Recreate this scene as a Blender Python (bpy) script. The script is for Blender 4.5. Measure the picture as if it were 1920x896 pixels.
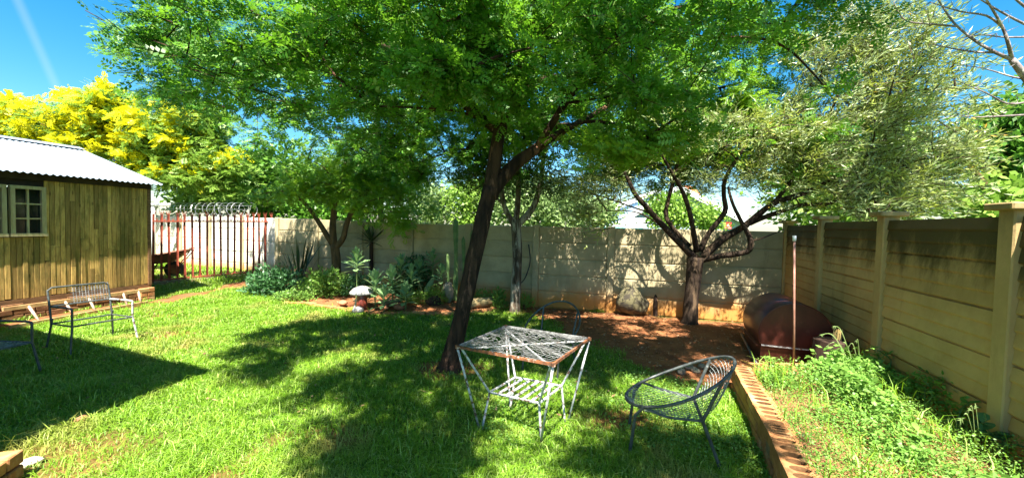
import bpy, bmesh, math, random
import numpy as np
from mathutils import Vector, Matrix

# ------------------------------------------------------------------ camera, light, exposure
for o in list(bpy.data.objects):
    bpy.data.objects.remove(o)
SC = bpy.context.scene
COL = SC.collection
random.seed(7)
RNG = np.random.default_rng(11)

CAM_H, FPX, W, H = 1.5, 740.0, 1920.0, 896.0
PITCH, ROLL = math.atan(25.5 / 740.0), 0.022
cf = Vector((0, math.cos(PITCH), -math.sin(PITCH)))
cu0 = Vector((0, math.sin(PITCH), math.cos(PITCH)))
cr0 = Vector((1, 0, 0))
CR = cr0 * math.cos(ROLL) + cu0 * math.sin(ROLL)
CU = -cr0 * math.sin(ROLL) + cu0 * math.cos(ROLL)
CF = cf
cam_d = bpy.data.cameras.new('camera')
cam = bpy.data.objects.new('camera', cam_d)
COL.objects.link(cam)
cam_d.sensor_width = 36
cam_d.lens = FPX / W * 36
cam_d.clip_start = 0.05
cam_d.clip_end = 2000
cam.matrix_world = Matrix(((CR.x, CU.x, -CF.x, 0), (CR.y, CU.y, -CF.y, 0), (CR.z, CU.z, -CF.z, CAM_H), (0, 0, 0, 1)))
SC.camera = cam

SUN_V = Vector((0.03, 0.55, -1.0)).normalized()           # the way sunlight travels
SUN_EL = math.asin(-SUN_V.z)
world = bpy.data.worlds.new('World')
SC.world = world
world.use_nodes = True
wn = world.node_tree
bg = wn.nodes['Background']
sky = wn.nodes.new('ShaderNodeTexSky')
sky.sky_type = 'NISHITA'
sky.sun_disc = False
sky.sun_elevation = SUN_EL
sky.sun_rotation = math.radians(180)
sky.air_density = 1.0
sky.dust_density = 0.6
sky.ozone_density = 2.5
hs = wn.nodes.new('ShaderNodeHueSaturation')
hs.inputs['Hue'].default_value = 0.487
hs.inputs['Saturation'].default_value = 1.45
wn.links.new(sky.outputs[0], hs.inputs['Color'])
wn.links.new(hs.outputs[0], bg.inputs[0])
# one thin vapour trail, high up on the left
def vapour_trail():
    p1, p2 = ray(28, -10).normalized(), ray(124, 205).normalized()
    nn = p1.cross(p2).normalized()
    mid = (p1 + p2).normalized()
    tc = wn.nodes.new('ShaderNodeTexCoord')

    def dot(v):
        n = wn.nodes.new('ShaderNodeVectorMath')
        n.operation = 'DOT_PRODUCT'
        wn.links.new(tc.outputs['Generated'], n.inputs[0])
        n.inputs[1].default_value = v
        return n.outputs['Value']
    ab = wn.nodes.new('ShaderNodeMath')
    ab.operation = 'ABSOLUTE'
    wn.links.new(dot(nn), ab.inputs[0])
    w = wn.nodes.new('ShaderNodeMapRange')
    w.interpolation_type = 'SMOOTHSTEP'
    for k, v in (('From Min', 0.0), ('From Max', 0.009), ('To Min', 0.13), ('To Max', 0.0)):
        w.inputs[k].default_value = v
    wn.links.new(ab.outputs[0], w.inputs['Value'])
    e_ = wn.nodes.new('ShaderNodeMapRange')
    e_.interpolation_type = 'SMOOTHSTEP'
    for k, v in (('From Min', 0.965), ('From Max', 0.99)):
        e_.inputs[k].default_value = v
    wn.links.new(dot(mid), e_.inputs['Value'])
    m = wn.nodes.new('ShaderNodeMath')
    m.operation = 'MULTIPLY'
    wn.links.new(w.outputs[0], m.inputs[0])
    wn.links.new(e_.outputs[0], m.inputs[1])
    mx = wn.nodes.new('ShaderNodeMix')
    mx.data_type = 'RGBA'
    wn.links.new(m.outputs[0], mx.inputs[0])
    wn.links.new(hs.outputs[0], mx.inputs[6])
    mx.inputs[7].default_value = (4.5, 5.0, 5.5, 1)
    wn.links.new(mx.outputs[2], bg.inputs[0])


bg.inputs[1].default_value = 0.053
sun_d = bpy.data.lights.new('sun', 'SUN')
sun_d.energy = 4.6
sun_d.angle = math.radians(0.5)
sun_d.color = (1.0, 0.95, 0.86)
sun = bpy.data.objects.new('sun', sun_d)
COL.objects.link(sun)
sun.rotation_euler = SUN_V.to_track_quat('-Z', 'Y').to_euler()
sun.location = (0, -10, 20)
SC.view_settings.view_transform = 'Standard'
SC.view_settings.look = 'None'
SC.view_settings.exposure = 2.3
SC.view_settings.gamma = 1.0


def ray(px, py):
    return CF + CR * ((px - 960) / FPX) + CU * ((448 - py) / FPX)


def onz(px, py, z=0.0):
    d = ray(px, py)
    t = (z - CAM_H) / d.z
    return Vector((d.x * t, d.y * t, z))


def atY(px, py, Y):
    d = ray(px, py)
    t = Y / d.y
    return Vector((d.x * t, Y, CAM_H + d.z * t))


vapour_trail()


# ------------------------------------------------------------------ materials
def nt_new(name):
    m = bpy.data.materials.new(name)
    m.use_nodes = True
    nt = m.node_tree
    for n in list(nt.nodes):
        nt.nodes.remove(n)
    out = nt.nodes.new('ShaderNodeOutputMaterial')
    return m, nt, out


def mixc(nt, a, b, fac, mode='MIX'):
    n = nt.nodes.new('ShaderNodeMix')
    n.data_type = 'RGBA'
    n.blend_type = mode
    for s, v in ((6, a), (7, b), (0, fac)):
        if isinstance(v, (int, float)):
            n.inputs[s].default_value = v
        elif isinstance(v, tuple):
            n.inputs[s].default_value = (*v, 1)
        else:
            nt.links.new(v, n.inputs[s])
    return n.outputs[2]


def math_n(nt, op, a, b=None, clamp=False):
    n = nt.nodes.new('ShaderNodeMath')
    n.operation = op
    n.use_clamp = clamp
    for i, v in enumerate((a, b)):
        if v is None:
            continue
        if isinstance(v, (int, float)):
            n.inputs[i].default_value = v
        else:
            nt.links.new(v, n.inputs[i])
    return n.outputs[0]


def noise_n(nt, scale, detail=4, rough=0.6, vec=None, stretch=None):
    n = nt.nodes.new('ShaderNodeTexNoise')
    n.inputs['Scale'].default_value = scale
    n.inputs['Detail'].default_value = detail
    n.inputs['Roughness'].default_value = rough
    if vec is None:
        vec = nt.nodes.new('ShaderNodeNewGeometry').outputs['Position']
    if stretch:
        mp = nt.nodes.new('ShaderNodeMapping')
        mp.inputs['Scale'].default_value = stretch
        nt.links.new(vec, mp.inputs[0])
        vec = mp.outputs[0]
    nt.links.new(vec, n.inputs['Vector'])
    return n.outputs['Fac']


def ramp_n(nt, fac, lo, hi):
    n = nt.nodes.new('ShaderNodeMapRange')
    n.interpolation_type = 'SMOOTHSTEP'
    n.inputs['From Min'].default_value = lo
    n.inputs['From Max'].default_value = hi
    nt.links.new(fac, n.inputs['Value'])
    return n.outputs[0]


def posz(nt):
    g = nt.nodes.new('ShaderNodeNewGeometry')
    s = nt.nodes.new('ShaderNodeSeparateXYZ')
    nt.links.new(g.outputs['Position'], s.inputs[0])
    return s.outputs[2]


def bump_n(nt, h, strength=0.3, dist=0.01):
    b = nt.nodes.new('ShaderNodeBump')
    b.inputs['Strength'].default_value = strength
    b.inputs['Distance'].default_value = dist
    nt.links.new(h, b.inputs['Height'])
    return b.outputs[0]


def princ(nt, out, col, rough=0.7, metal=0.0, spec=0.3, normal=None):
    p = nt.nodes.new('ShaderNodeBsdfPrincipled')
    if isinstance(col, tuple):
        p.inputs['Base Color'].default_value = (*col, 1)
    else:
        nt.links.new(col, p.inputs['Base Color'])
    if isinstance(rough, (int, float)):
        p.inputs['Roughness'].default_value = rough
    else:
        nt.links.new(rough, p.inputs['Roughness'])
    p.inputs['Metallic'].default_value = metal
    p.inputs['Specular IOR Level'].default_value = spec
    if normal is not None:
        nt.links.new(normal, p.inputs['Normal'])
    nt.links.new(p.outputs[0], out.inputs[0])
    return p


def plain(name, c1, c2=None, scale=8, rough=0.7, metal=0.0, spec=0.3, bump=0.2, bscale=60, objrand=0.0,
          stretch=None, c3=None, s3=3.0, t3=(0.5, 0.65), local=False, bdist=0.006):
    m, nt, out = nt_new(name)
    c2 = c2 or tuple(x * 0.75 for x in c1)
    vec = None
    if local:
        vec = nt.nodes.new('ShaderNodeTexCoord').outputs['Object']
    col = mixc(nt, c1, c2, ramp_n(nt, noise_n(nt, scale, vec=vec, stretch=stretch), 0.35, 0.65))
    if c3:
        col = mixc(nt, col, c3, ramp_n(nt, noise_n(nt, s3, 6, 0.7, vec=vec, stretch=stretch), *t3))
    if objrand:
        oi = nt.nodes.new('ShaderNodeObjectInfo')
        h = nt.nodes.new('ShaderNodeHueSaturation')
        v = math_n(nt, 'ADD', math_n(nt, 'MULTIPLY', oi.outputs['Random'], objrand * 2), 1 - objrand)
        nt.links.new(v, h.inputs['Value'])
        nt.links.new(col, h.inputs['Color'])
        col = h.outputs[0]
    nrm = bump_n(nt, noise_n(nt, bscale, 5, 0.65, vec=vec, stretch=stretch), bump, bdist) if bump else None
    princ(nt, out, col, rough, metal, spec, nrm)
    return m


def leafm(name, c1, c2, trans=0.35, tcol=None, rough=0.45, spec=0.35, c3=None, s3=2.5, t3=(0.5, 0.6), pale=None):
    m, nt, out = nt_new(name)
    g = nt.nodes.new('ShaderNodeNewGeometry')
    col = mixc(nt, c1, c2, g.outputs['Random Per Island'])
    if pale:
        q = math_n(nt, 'FRACT', math_n(nt, 'MULTIPLY', g.outputs['Random Per Island'], 37.7))
        col = mixc(nt, col, pale, math_n(nt, 'GREATER_THAN', q, 0.86))
    if c3:
        col = mixc(nt, col, c3, ramp_n(nt, noise_n(nt, s3, 3, 0.6), *t3))
    p = princ(nt, out, col, rough, 0, spec)
    t = nt.nodes.new('ShaderNodeBsdfTranslucent')
    if tcol:
        nt.links.new(mixc(nt, col, tcol, 0.6), t.inputs[0])
    else:
        nt.links.new(col, t.inputs[0])
    mx = nt.nodes.new('ShaderNodeMixShader')
    mx.inputs[0].default_value = trans
    nt.links.new(p.outputs[0], mx.inputs[1])
    nt.links.new(t.outputs[0], mx.inputs[2])
    nt.links.new(mx.outputs[0], out.inputs[0])
    return m


def bark(name, c1, c2, c3=None, t3=(0.55, 0.65)):
    return plain(name, c1, c2, 14, 0.9, 0, 0.15, 0.9, 26, stretch=(1, 1, 0.22), c3=c3, s3=9, t3=t3, bdist=0.03)


M = {}
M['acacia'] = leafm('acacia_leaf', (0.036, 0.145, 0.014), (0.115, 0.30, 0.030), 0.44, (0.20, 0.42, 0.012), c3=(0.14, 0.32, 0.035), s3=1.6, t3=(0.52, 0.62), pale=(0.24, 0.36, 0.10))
M['acacia_lit'] = leafm('sunlit_acacia_leaf', (0.13, 0.28, 0.02), (0.24, 0.40, 0.035), 0.4, (0.24, 0.42, 0.01))  # paler copy of the acacia leaf with sunlight put into its colour
M['olive'] = leafm('olive_leaf', (0.16, 0.235, 0.065), (0.45, 0.52, 0.27), 0.34, (0.40, 0.46, 0.06), 0.4, 0.5, c3=(0.30, 0.36, 0.06), s3=2.0)
M['olive_yellow'] = leafm('yellowing_leaf', (0.45, 0.24, 0.02), (0.5, 0.33, 0.05), 0.3)
M['dark_leaf'] = leafm('dark_small_leaf', (0.03, 0.07, 0.012), (0.10, 0.17, 0.035), 0.3)
M['tree_green'] = leafm('feathery_green_leaf', (0.06, 0.17, 0.012), (0.13, 0.28, 0.03), 0.35)
M['yellow'] = leafm('yellow_blossom', (0.62, 0.58, 0.006), (0.80, 0.74, 0.015), 0.5)
M['lime'] = leafm('lime_leaf', (0.16, 0.30, 0.03), (0.28, 0.42, 0.07), 0.4)
M['pale_leaf'] = leafm('pale_hedge_leaf', (0.15, 0.24, 0.06), (0.28, 0.38, 0.14), 0.35)
M['shrub'] = leafm('shrub_leaf', (0.03, 0.10, 0.03), (0.08, 0.20, 0.06), 0.25, spec=0.5)
M['shrub_light'] = leafm('light_shrub_leaf', (0.10, 0.22, 0.03), (0.20, 0.33, 0.06), 0.35)
M['rosette'] = leafm('fleshy_leaf', (0.14, 0.28, 0.08), (0.30, 0.45, 0.20), 0.2, rough=0.35, spec=0.5)
M['paddle'] = leafm('paddle_leaf', (0.22, 0.36, 0.17), (0.26, 0.40, 0.2), 0.2)
M['spike'] = leafm('spike_leaf', (0.02, 0.05, 0.02), (0.05, 0.09, 0.03), 0.1)
M['cactus'] = plain('cactus_skin', (0.16, 0.24, 0.08), (0.09, 0.16, 0.05), 9, 0.6)
M['grass'] = leafm('grass_blade', (0.080, 0.20, 0.010), (0.25, 0.42, 0.03), 0.34, (0.24, 0.42, 0.01), 0.5, 0.25, c3=(0.34, 0.33, 0.08), s3=1.4, t3=(0.52, 0.70), pale=(0.38, 0.50, 0.13))
M['weed'] = leafm('weed_leaf', (0.10, 0.24, 0.03), (0.24, 0.42, 0.08), 0.35)
M['straw'] = leafm('dry_straw', (0.42, 0.30, 0.10), (0.58, 0.44, 0.18), 0.2)
M['litter'] = leafm('leaf_litter', (0.16, 0.08, 0.03), (0.40, 0.26, 0.13), 0.1)
M['bark_main'] = bark('dark_fissured_bark', (0.062, 0.034, 0.020), (0.016, 0.010, 0.007), (0.15, 0.075, 0.045))
M['bark_olive'] = bark('olive_bark', (0.060, 0.040, 0.025), (0.024, 0.016, 0.012), (0.13, 0.085, 0.05))
M['bark_lichen'] = bark('lichen_bark', (0.15, 0.11, 0.075), (0.05, 0.035, 0.025), (0.36, 0.33, 0.26), (0.45, 0.6))
M['bark_brown'] = bark('brown_bark', (0.15, 0.09, 0.045), (0.07, 0.045, 0.025))
M['bark_pale'] = bark('pale_bark', (0.30, 0.25, 0.24), (0.16, 0.12, 0.12), (0.5, 0.45, 0.42))
M['white_metal'] = plain('flaking_white_paint', (0.52, 0.54, 0.54), (0.38, 0.38, 0.37), 30, 0.5, 0, 0.4, 0.3, 90, c3=(0.12, 0.06, 0.035), s3=28, t3=(0.52, 0.60))
M['mesh_white'] = plain('weathered_white_wire', (0.27, 0.27, 0.26), (0.09, 0.085, 0.08), 25, 0.6, 0, 0.3, 0)
M['rust'] = plain('rusty_rim', (0.27, 0.10, 0.04), (0.10, 0.05, 0.03), 30, 0.85, 0, 0.2, 0.5, 80, c3=(0.55, 0.45, 0.38), s3=22, t3=(0.58, 0.66))
M['dark_metal'] = plain('worn_dark_green_paint', (0.075, 0.085, 0.08), (0.035, 0.04, 0.04), 22, 0.45, 0.0, 0.5, 0.2, 80, c3=(0.24, 0.25, 0.24), s3=18, t3=(0.6, 0.7))
M['wire_grey'] = plain('grey_wire', (0.30, 0.32, 0.31), (0.12, 0.13, 0.125), 20, 0.5, 0.2, 0.5, 0)
M['galv'] = plain('galvanised_wire', (0.55, 0.55, 0.53), (0.35, 0.35, 0.33), 20, 0.4, 0.6, 0.5, 0)
M['red_paint'] = plain('faded_red_oxide_paint', (0.38, 0.085, 0.045), (0.24, 0.055, 0.032), 12, 0.6, 0, 0.3, 0.15, 70)
M['roof'] = plain('zinc_roof', (0.29, 0.345, 0.40), (0.235, 0.285, 0.335), 3, 0.42, 0.15, 0.5, 0.05, 50, c3=(0.22, 0.25, 0.28), s3=5, t3=(0.60, 0.75), stretch=(1, 1, 1))
M['brick'] = plain('orange_stock_brick', (0.46, 0.215, 0.085), (0.35, 0.15, 0.058), 9, 0.9, 0, 0.15, 0.5, 70, objrand=0.22, c3=(0.48, 0.31, 0.15), s3=5, t3=(0.52, 0.7))
M['brick_dark'] = plain('brown_plinth_brick', (0.26, 0.13, 0.06), (0.17, 0.085, 0.04), 9, 0.9, 0, 0.15, 0.5, 70, objrand=0.2)
M['mortar'] = plain('mortar', (0.30, 0.22, 0.13), (0.22, 0.16, 0.1), 14, 0.95, 0, 0.1, 0.5)
M['drum'] = plain('brown_oxide_steel', (0.105, 0.026, 0.016), (0.060, 0.015, 0.010), 5, 0.36, 0.0, 0.6, 0.08, 30, c3=(0.12, 0.045, 0.03), s3=9, t3=(0.58, 0.72))
M['white_wash'] = plain('white_paint', (0.78, 0.77, 0.74), (0.68, 0.67, 0.64), 3, 0.8)
M['dark'] = plain('dark_timber', (0.05, 0.035, 0.022), (0.03, 0.02, 0.015), 8, 0.9)  # very dark brown timber for the shed backing and fascia
M['beam'] = plain('brown_base_beam', (0.22, 0.115, 0.05), (0.13, 0.07, 0.035), 6, 0.85, stretch=(3, 1, 6))
M['ladder'] = plain('weathered_ladder_wood', (0.58, 0.36, 0.16), (0.44, 0.24, 0.10), 10, 0.8, bump=0.3)
M['rung'] = plain('pale_rung', (0.50, 0.42, 0.34), (0.38, 0.22, 0.14), 14, 0.7)
M['stone'] = plain('garden_stone', (0.30, 0.24, 0.17), (0.17, 0.14, 0.10), 9, 0.95, bump=0.8, bscale=25, objrand=0.2, c3=(0.20, 0.19, 0.10), s3=6, t3=(0.5, 0.65))
M['stone_red'] = plain('terracotta_stone', (0.46, 0.20, 0.10), (0.28, 0.12, 0.06), 9, 0.95, bump=0.8, bscale=25, objrand=0.2)
M['lichen_stone'] = plain('lichened_boulder', (0.16, 0.14, 0.07), (0.08, 0.07, 0.04), 6, 0.95, bump=0.9, bscale=20, c3=(0.05, 0.042, 0.03), s3=9, t3=(0.46, 0.58))
M['glaze'] = plain('weathered_white_glaze', (0.36, 0.35, 0.33), (0.24, 0.23, 0.21), 14, 0.6, 0, 0.3, 0.3, c3=(0.13, 0.10, 0.07), s3=12, t3=(0.5, 0.66))
M['glaze_red'] = plain('red_glaze', (0.32, 0.06, 0.035), (0.22, 0.045, 0.03), 9, 0.35, 0, 0.5, 0.1)
M['log'] = plain('pale_log', (0.50, 0.38, 0.18), (0.34, 0.22, 0.10), 8, 0.9, bump=0.6, bscale=30)
M['stump'] = plain('dark_stump', (0.05, 0.028, 0.018), (0.025, 0.015, 0.01), 9, 0.9, bump=0.9, bscale=30, stretch=(1, 1, .25))
M['pipe'] = plain('pinkish_pipe', (0.36, 0.18, 0.13), (0.26, 0.12, 0.085), 20, 0.5)
M['black'] = plain('black_rubber', (0.03, 0.03, 0.03), (0.05, 0.05, 0.05), 10, 0.6)
M['teal'] = plain('teal_paint', (0.02, 0.30, 0.30), (0.02, 0.25, 0.26), 5, 0.6)
M['tile'] = plain('orange_roof_tile', (0.55, 0.16, 0.06), (0.42, 0.12, 0.045), 9, 0.8)
M['sign_red'] = plain('sign_red', (0.50, 0.03, 0.025), (0.45, 0.03, 0.02), 5, 0.5, bump=0)
M['sign_pale'] = plain('sign_pale', (0.75, 0.6, 0.4), (0.7, 0.5, 0.3), 5, 0.5, bump=0)
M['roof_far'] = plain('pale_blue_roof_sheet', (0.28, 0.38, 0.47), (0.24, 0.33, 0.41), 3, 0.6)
M['tray'] = plain('rusted_barrow_steel', (0.24, 0.10, 0.06), (0.14, 0.06, 0.04), 7, 0.7, bump=0.2)
M['gable'] = plain('shade_toned_white_plaster', (0.34, 0.40, 0.45), (0.29, 0.35, 0.40), 3, 0.9)  # white plaster, its shade put into a blue-grey base colour
M['cream'] = plain('cream_plaster', (0.62, 0.55, 0.42), (0.54, 0.47, 0.36), 3, 0.9)


def wall_mat(name, c1, c2, stain, zs, mould=None, zm=(1.1, 1.6)):
    m, nt, out = nt_new(name)
    col = mixc(nt, c1, c2, ramp_n(nt, noise_n(nt, 2.2, 6, 0.7), 0.35, 0.7))
    oi = nt.nodes.new('ShaderNodeObjectInfo')
    h = nt.nodes.new('ShaderNodeHueSaturation')
    nt.links.new(math_n(nt, 'ADD', math_n(nt, 'MULTIPLY', oi.outputs['Random'], 0.16), 0.92), h.inputs['Value'])
    nt.links.new(col, h.inputs['Color'])
    col = h.outputs[0]
    z = posz(nt)
    zn = math_n(nt, 'ADD', z, math_n(nt, 'MULTIPLY', math_n(nt, 'SUBTRACT', noise_n(nt, 3.0, 5, 0.7), 0.5), 0.5))
    f = math_n(nt, 'SUBTRACT', 1.0, ramp_n(nt, zn, zs[0], zs[1]))
    col = mixc(nt, col, stain, math_n(nt, 'MULTIPLY', f, 0.9))
    # drip streaks and grime
    st = ramp_n(nt, noise_n(nt, 7, 5, 0.7, stretch=(1, 1, 0.12)), 0.55, 0.75)
    col = mixc(nt, col, tuple(x * 0.45 for x in c2), math_n(nt, 'MULTIPLY', st, 0.35))
    if mould:
        zm_n = math_n(nt, 'ADD', z, math_n(nt, 'MULTIPLY', math_n(nt, 'SUBTRACT', noise_n(nt, 4.0, 6, 0.75, stretch=(1, 1, 0.3)), 0.5), 1.0))
        fm = ramp_n(nt, zm_n, zm[0], zm[1])
        col = mixc(nt, col, mould, math_n(nt, 'MULTIPLY', fm, 0.88))
    nrm = bump_n(nt, noise_n(nt, 45, 6, 0.7), 0.45, 0.006)
    princ(nt, out, col, 0.92, 0, 0.15, nrm)
    return m


M['wall_back'] = wall_mat('painted_precast_concrete', (0.45, 0.375, 0.225), (0.32, 0.27, 0.155), (0.50, 0.215, 0.045), (0.10, 0.48))
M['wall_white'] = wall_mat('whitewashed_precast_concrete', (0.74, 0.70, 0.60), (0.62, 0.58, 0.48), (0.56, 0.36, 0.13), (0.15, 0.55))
M['wall_right'] = wall_mat('tan_ribbed_concrete', (0.54, 0.355, 0.15), (0.42, 0.27, 0.105), (0.50, 0.21, 0.05), (0.15, 0.6), (0.04, 0.036, 0.015), (1.05, 1.5))
M['wall_post'] = wall_mat('tan_concrete_post', (0.54, 0.37, 0.165), (0.43, 0.295, 0.125), (0.36, 0.2, 0.08), (0.05, 0.5), (0.09, 0.08, 0.045), (1.35, 2.0))


def plank_mat():
    m, nt, out = nt_new('weathered_pine_plank')
    oc = nt.nodes.new('ShaderNodeTexCoord').outputs['Object']
    gr = noise_n(nt, 5, 6, 0.6, vec=oc, stretch=(14, 3, 0.9))
    col = mixc(nt, (0.55, 0.36, 0.11), (0.34, 0.205, 0.06), ramp_n(nt, gr, 0.35, 0.68))
    oi = nt.nodes.new('ShaderNodeObjectInfo')
    h = nt.nodes.new('ShaderNodeHueSaturation')
    nt.links.new(math_n(nt, 'ADD', math_n(nt, 'MULTIPLY', oi.outputs['Random'], 0.8), 0.55), h.inputs['Value'])
    nt.links.new(col, h.inputs['Color'])
    col = h.outputs[0]
    vor = nt.nodes.new('ShaderNodeTexVoronoi')
    vor.inputs['Scale'].default_value = 7
    geo = nt.nodes.new('ShaderNodeNewGeometry')
    mp = nt.nodes.new('ShaderNodeMapping')
    mp.inputs['Scale'].default_value = (1.6, 1.6, .55)
    nt.links.new(geo.outputs['Position'], mp.inputs[0])
    nt.links.new(mp.outputs[0], vor.inputs['Vector'])
    kn = math_n(nt, 'SUBTRACT', 1.0, ramp_n(nt, vor.outputs['Distance'], 0.05, 0.16))
    col = mixc(nt, col, (0.10, 0.055, 0.02), math_n(nt, 'MULTIPLY', kn, 0.75))
    # green algae creeping over the boards
    al = ramp_n(nt, noise_n(nt, 3.4, 6, 0.75, stretch=(1.5, 1.5, 0.4)), 0.42, 0.66)
    col = mixc(nt, col, (0.085, 0.085, 0.022), math_n(nt, 'MULTIPLY', al, 0.72))
    nrm = bump_n(nt, gr, 0.35, 0.006)
    princ(nt, out, col, 0.85, 0, 0.2, nrm)
    return m


M['plank'] = plank_mat()
M['frame_wood'] = plain('pale_window_timber', (0.50, 0.42, 0.22), (0.38, 0.30, 0.14), 7, 0.8, stretch=(4, 4, .6))


def glass_mat():
    m, nt, out = nt_new('dark_window_glass')
    princ(nt, out, (0.012, 0.016, 0.012), 0.06, 0, 0.6)
    return m


M['glass'] = glass_mat()


def ground_mat():
    m, nt, out = nt_new('lawn_soil')
    at = nt.nodes.new('ShaderNodeAttribute')
    at.attribute_name = 'dirt'
    n1 = noise_n(nt, 9, 6, 0.7)
    turf = mixc(nt, (0.055, 0.115, 0.016), (0.12, 0.12, 0.035), ramp_n(nt, n1, 0.4, 0.75))
    n2 = noise_n(nt, 3.0, 7, 0.72)
    soil = mixc(nt, (0.28, 0.115, 0.045), (0.16, 0.062, 0.027), ramp_n(nt, n2, 0.35, 0.65))
    soil = mixc(nt, soil, (0.44, 0.25, 0.125), ramp_n(nt, noise_n(nt, 22, 4, 0.7), 0.58, 0.75))
    col = mixc(nt, turf, soil, at.outputs['Fac'])
    nrm = bump_n(nt, noise_n(nt, 30, 6, 0.75), 0.8, 0.02)
    princ(nt, out, col, 0.95, 0, 0.1, nrm)
    return m


M['ground'] = ground_mat()
M['soil_and_hole_shade'] = plain('brown_soil_and_hole_shade', (0.25, 0.13, 0.055), (0.15, 0.075, 0.035), 6, 0.95, 0, 0.1, 0.9, 25, c3=(0.25, 0.135, 0.055), s3=14)


# ------------------------------------------------------------------ geometry helpers
class MB:
    def __init__(self):
        self.v, self.f = [], []

    def add(self, vs, fs):
        b = len(self.v)
        self.v.extend([tuple(p) for p in vs])
        self.f.extend([tuple(i + b for i in f) for f in fs])

    def box(self, c, s, rz=0.0, R=None):
        c = Vector(c)
        R = R or Matrix.Rotation(rz, 3, 'Z')
        vs = [c + R @ Vector((x * s[0] / 2, y * s[1] / 2, z * s[2] / 2)) for x in (-1, 1) for y in (-1, 1) for z in (-1, 1)]
        self.add(vs, [(0, 1, 3, 2), (4, 6, 7, 5), (0, 4, 5, 1), (2, 3, 7, 6), (0, 2, 6, 4), (1, 5, 7, 3)])
        return self

    def bar(self, a, b, w, h):
        a, b = Vector(a), Vector(b)
        d = (b - a)
        q = d.to_track_quat('X', 'Z').to_matrix()
        return self.box((a + b) / 2, (d.length, w, h), R=q)

    def tube(self, pts, r, n=6, cap=True, jit=0.0):
        pts = [Vector(p) for p in pts]
        k = len(pts)
        rs = r if isinstance(r, (list, tuple)) else [r] * k
        if len(rs) == 2 and k != 2:
            rs = [rs[0] + (rs[1] - rs[0]) * i / (k - 1) for i in range(k)]
        closed = False
        up = None
        vs = []
        for i, p in enumerate(pts):
            t = (pts[min(i + 1, k - 1)] - pts[max(i - 1, 0)])
            if t.length < 1e-7:
                t = Vector((0, 0, 1))
            t.normalize()
            if up is None:
                up = t.orthogonal().normalized()
            up = (up - t * up.dot(t))
            if up.length < 1e-6:
                up = t.orthogonal()
            up.normalize()
            sd = t.cross(up)
            for j in range(n):
                a = 2 * math.pi * j / n
                rr = rs[i] * (1 + (random.uniform(-jit, jit) if jit else 0))
                vs.append(p + (up * math.cos(a) + sd * math.sin(a)) * rr)
        fs = []
        for i in range(k - 1):
            for j in range(n):
                fs.append((i * n + j, i * n + (j + 1) % n, (i + 1) * n + (j + 1) % n, (i + 1) * n + j))
        if cap:
            fs.append(tuple(reversed(range(n))))
            fs.append(tuple((k - 1) * n + j for j in range(n)))
        self.add(vs, fs)
        return self

    def ring(self, pts, r, n=6):
        """closed tube"""
        pts = [Vector(p) for p in pts]
        k = len(pts)
        vs = []
        cen = sum(pts, Vector()) / k
        for i, p in enumerate(pts):
            t = (pts[(i + 1) % k] - pts[i - 1]).normalized()
            u = (p - cen)
            u = (u - t * u.dot(t)).normalized()
            s = t.cross(u)
            for j in range(n):
                a = 2 * math.pi * j / n
                vs.append(p + (u * math.cos(a) + s * math.sin(a)) * r)
        fs = [(i * n + j, i * n + (j + 1) % n, ((i + 1) % k) * n + (j + 1) % n, ((i + 1) % k) * n + j) for i in range(k) for j in range(n)]
        self.add(vs, fs)
        return self

    def lathe(self, prof, c, n=16, jit=0.0):
        c = Vector(c)
        vs = []
        for (r, z) in prof:
            for j in range(n):
                a = 2 * math.pi * j / n
                rr = r * (1 + random.uniform(-jit, jit))
                vs.append(c + Vector((rr * math.cos(a), rr * math.sin(a), z)))
        k = len(prof)
        fs = [(i * n + j, i * n + (j + 1) % n, (i + 1) * n + (j + 1) % n, (i + 1) * n + j) for i in range(k - 1) for j in range(n)]
        fs.append(tuple(reversed(range(n))))
        fs.append(tuple((k - 1) * n + j for j in range(n)))
        self.add(vs, fs)
        return self

    def mesh(self, name, mat, smooth=False, off=(0, 0, 0)):
        me = bpy.data.meshes.new(name)
        me.from_pydata([(a - off[0], b - off[1], c - off[2]) for a, b, c in self.v], [], self.f)
        me.materials.append(mat)
        if smooth:
            for p in me.polygons:
                p.use_smooth = True
        me.update()
        return me


def np_mesh(name, V, F, mat, off=(0, 0, 0), smooth=False):
    me = bpy.data.meshes.new(name)
    V = np.asarray(V, np.float32) - np.asarray(off, np.float32)
    F = np.asarray(F, np.int32)
    k = F.shape[1]
    me.vertices.add(len(V))
    me.vertices.foreach_set('co', V.ravel())
    me.loops.add(F.size)
    me.loops.foreach_set('vertex_index', F.ravel())
    me.polygons.add(len(F))
    me.polygons.foreach_set('loop_start', np.arange(0, F.size, k, dtype=np.int32))
    if smooth:
        me.polygons.foreach_set('use_smooth', np.ones(len(F), bool))
    me.materials.append(mat)
    me.update(calc_edges=True)
    return me


def link(name, me, parent=None, loc=(0, 0, 0), rot=(0, 0, 0), kind=None):
    o = bpy.data.objects.new(name, me)
    COL.objects.link(o)
    o.location = loc
    o.rotation_euler = rot
    if parent is not None:
        o.parent = parent
    if kind:
        o['kind'] = kind
    return o


def tag(o, label=None, cat=None, group=None, kind=None):
    if label:
        o['label'] = label
    if cat:
        o['category'] = cat
    if group:
        o['group'] = group
    if kind:
        o['kind'] = kind
    return o


def thing(name, label, cat, loc, rz=0.0, group=None):
    o = bpy.data.objects.new(name, None)
    COL.objects.link(o)
    o.empty_display_size = 0.1
    o.location = loc
    o.rotation_euler = (0, 0, rz)
    return tag(o, label, cat, group)


def part(name, mb, mat, root, world=True, smooth=False, kind=None):
    """mesh built in world coordinates, put under a thing that only has a location (or in local coordinates)"""
    off = tuple(root.location) if world else (0, 0, 0)
    return link(name, mb.mesh(name, mat, smooth, off), root, kind=kind)


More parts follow.
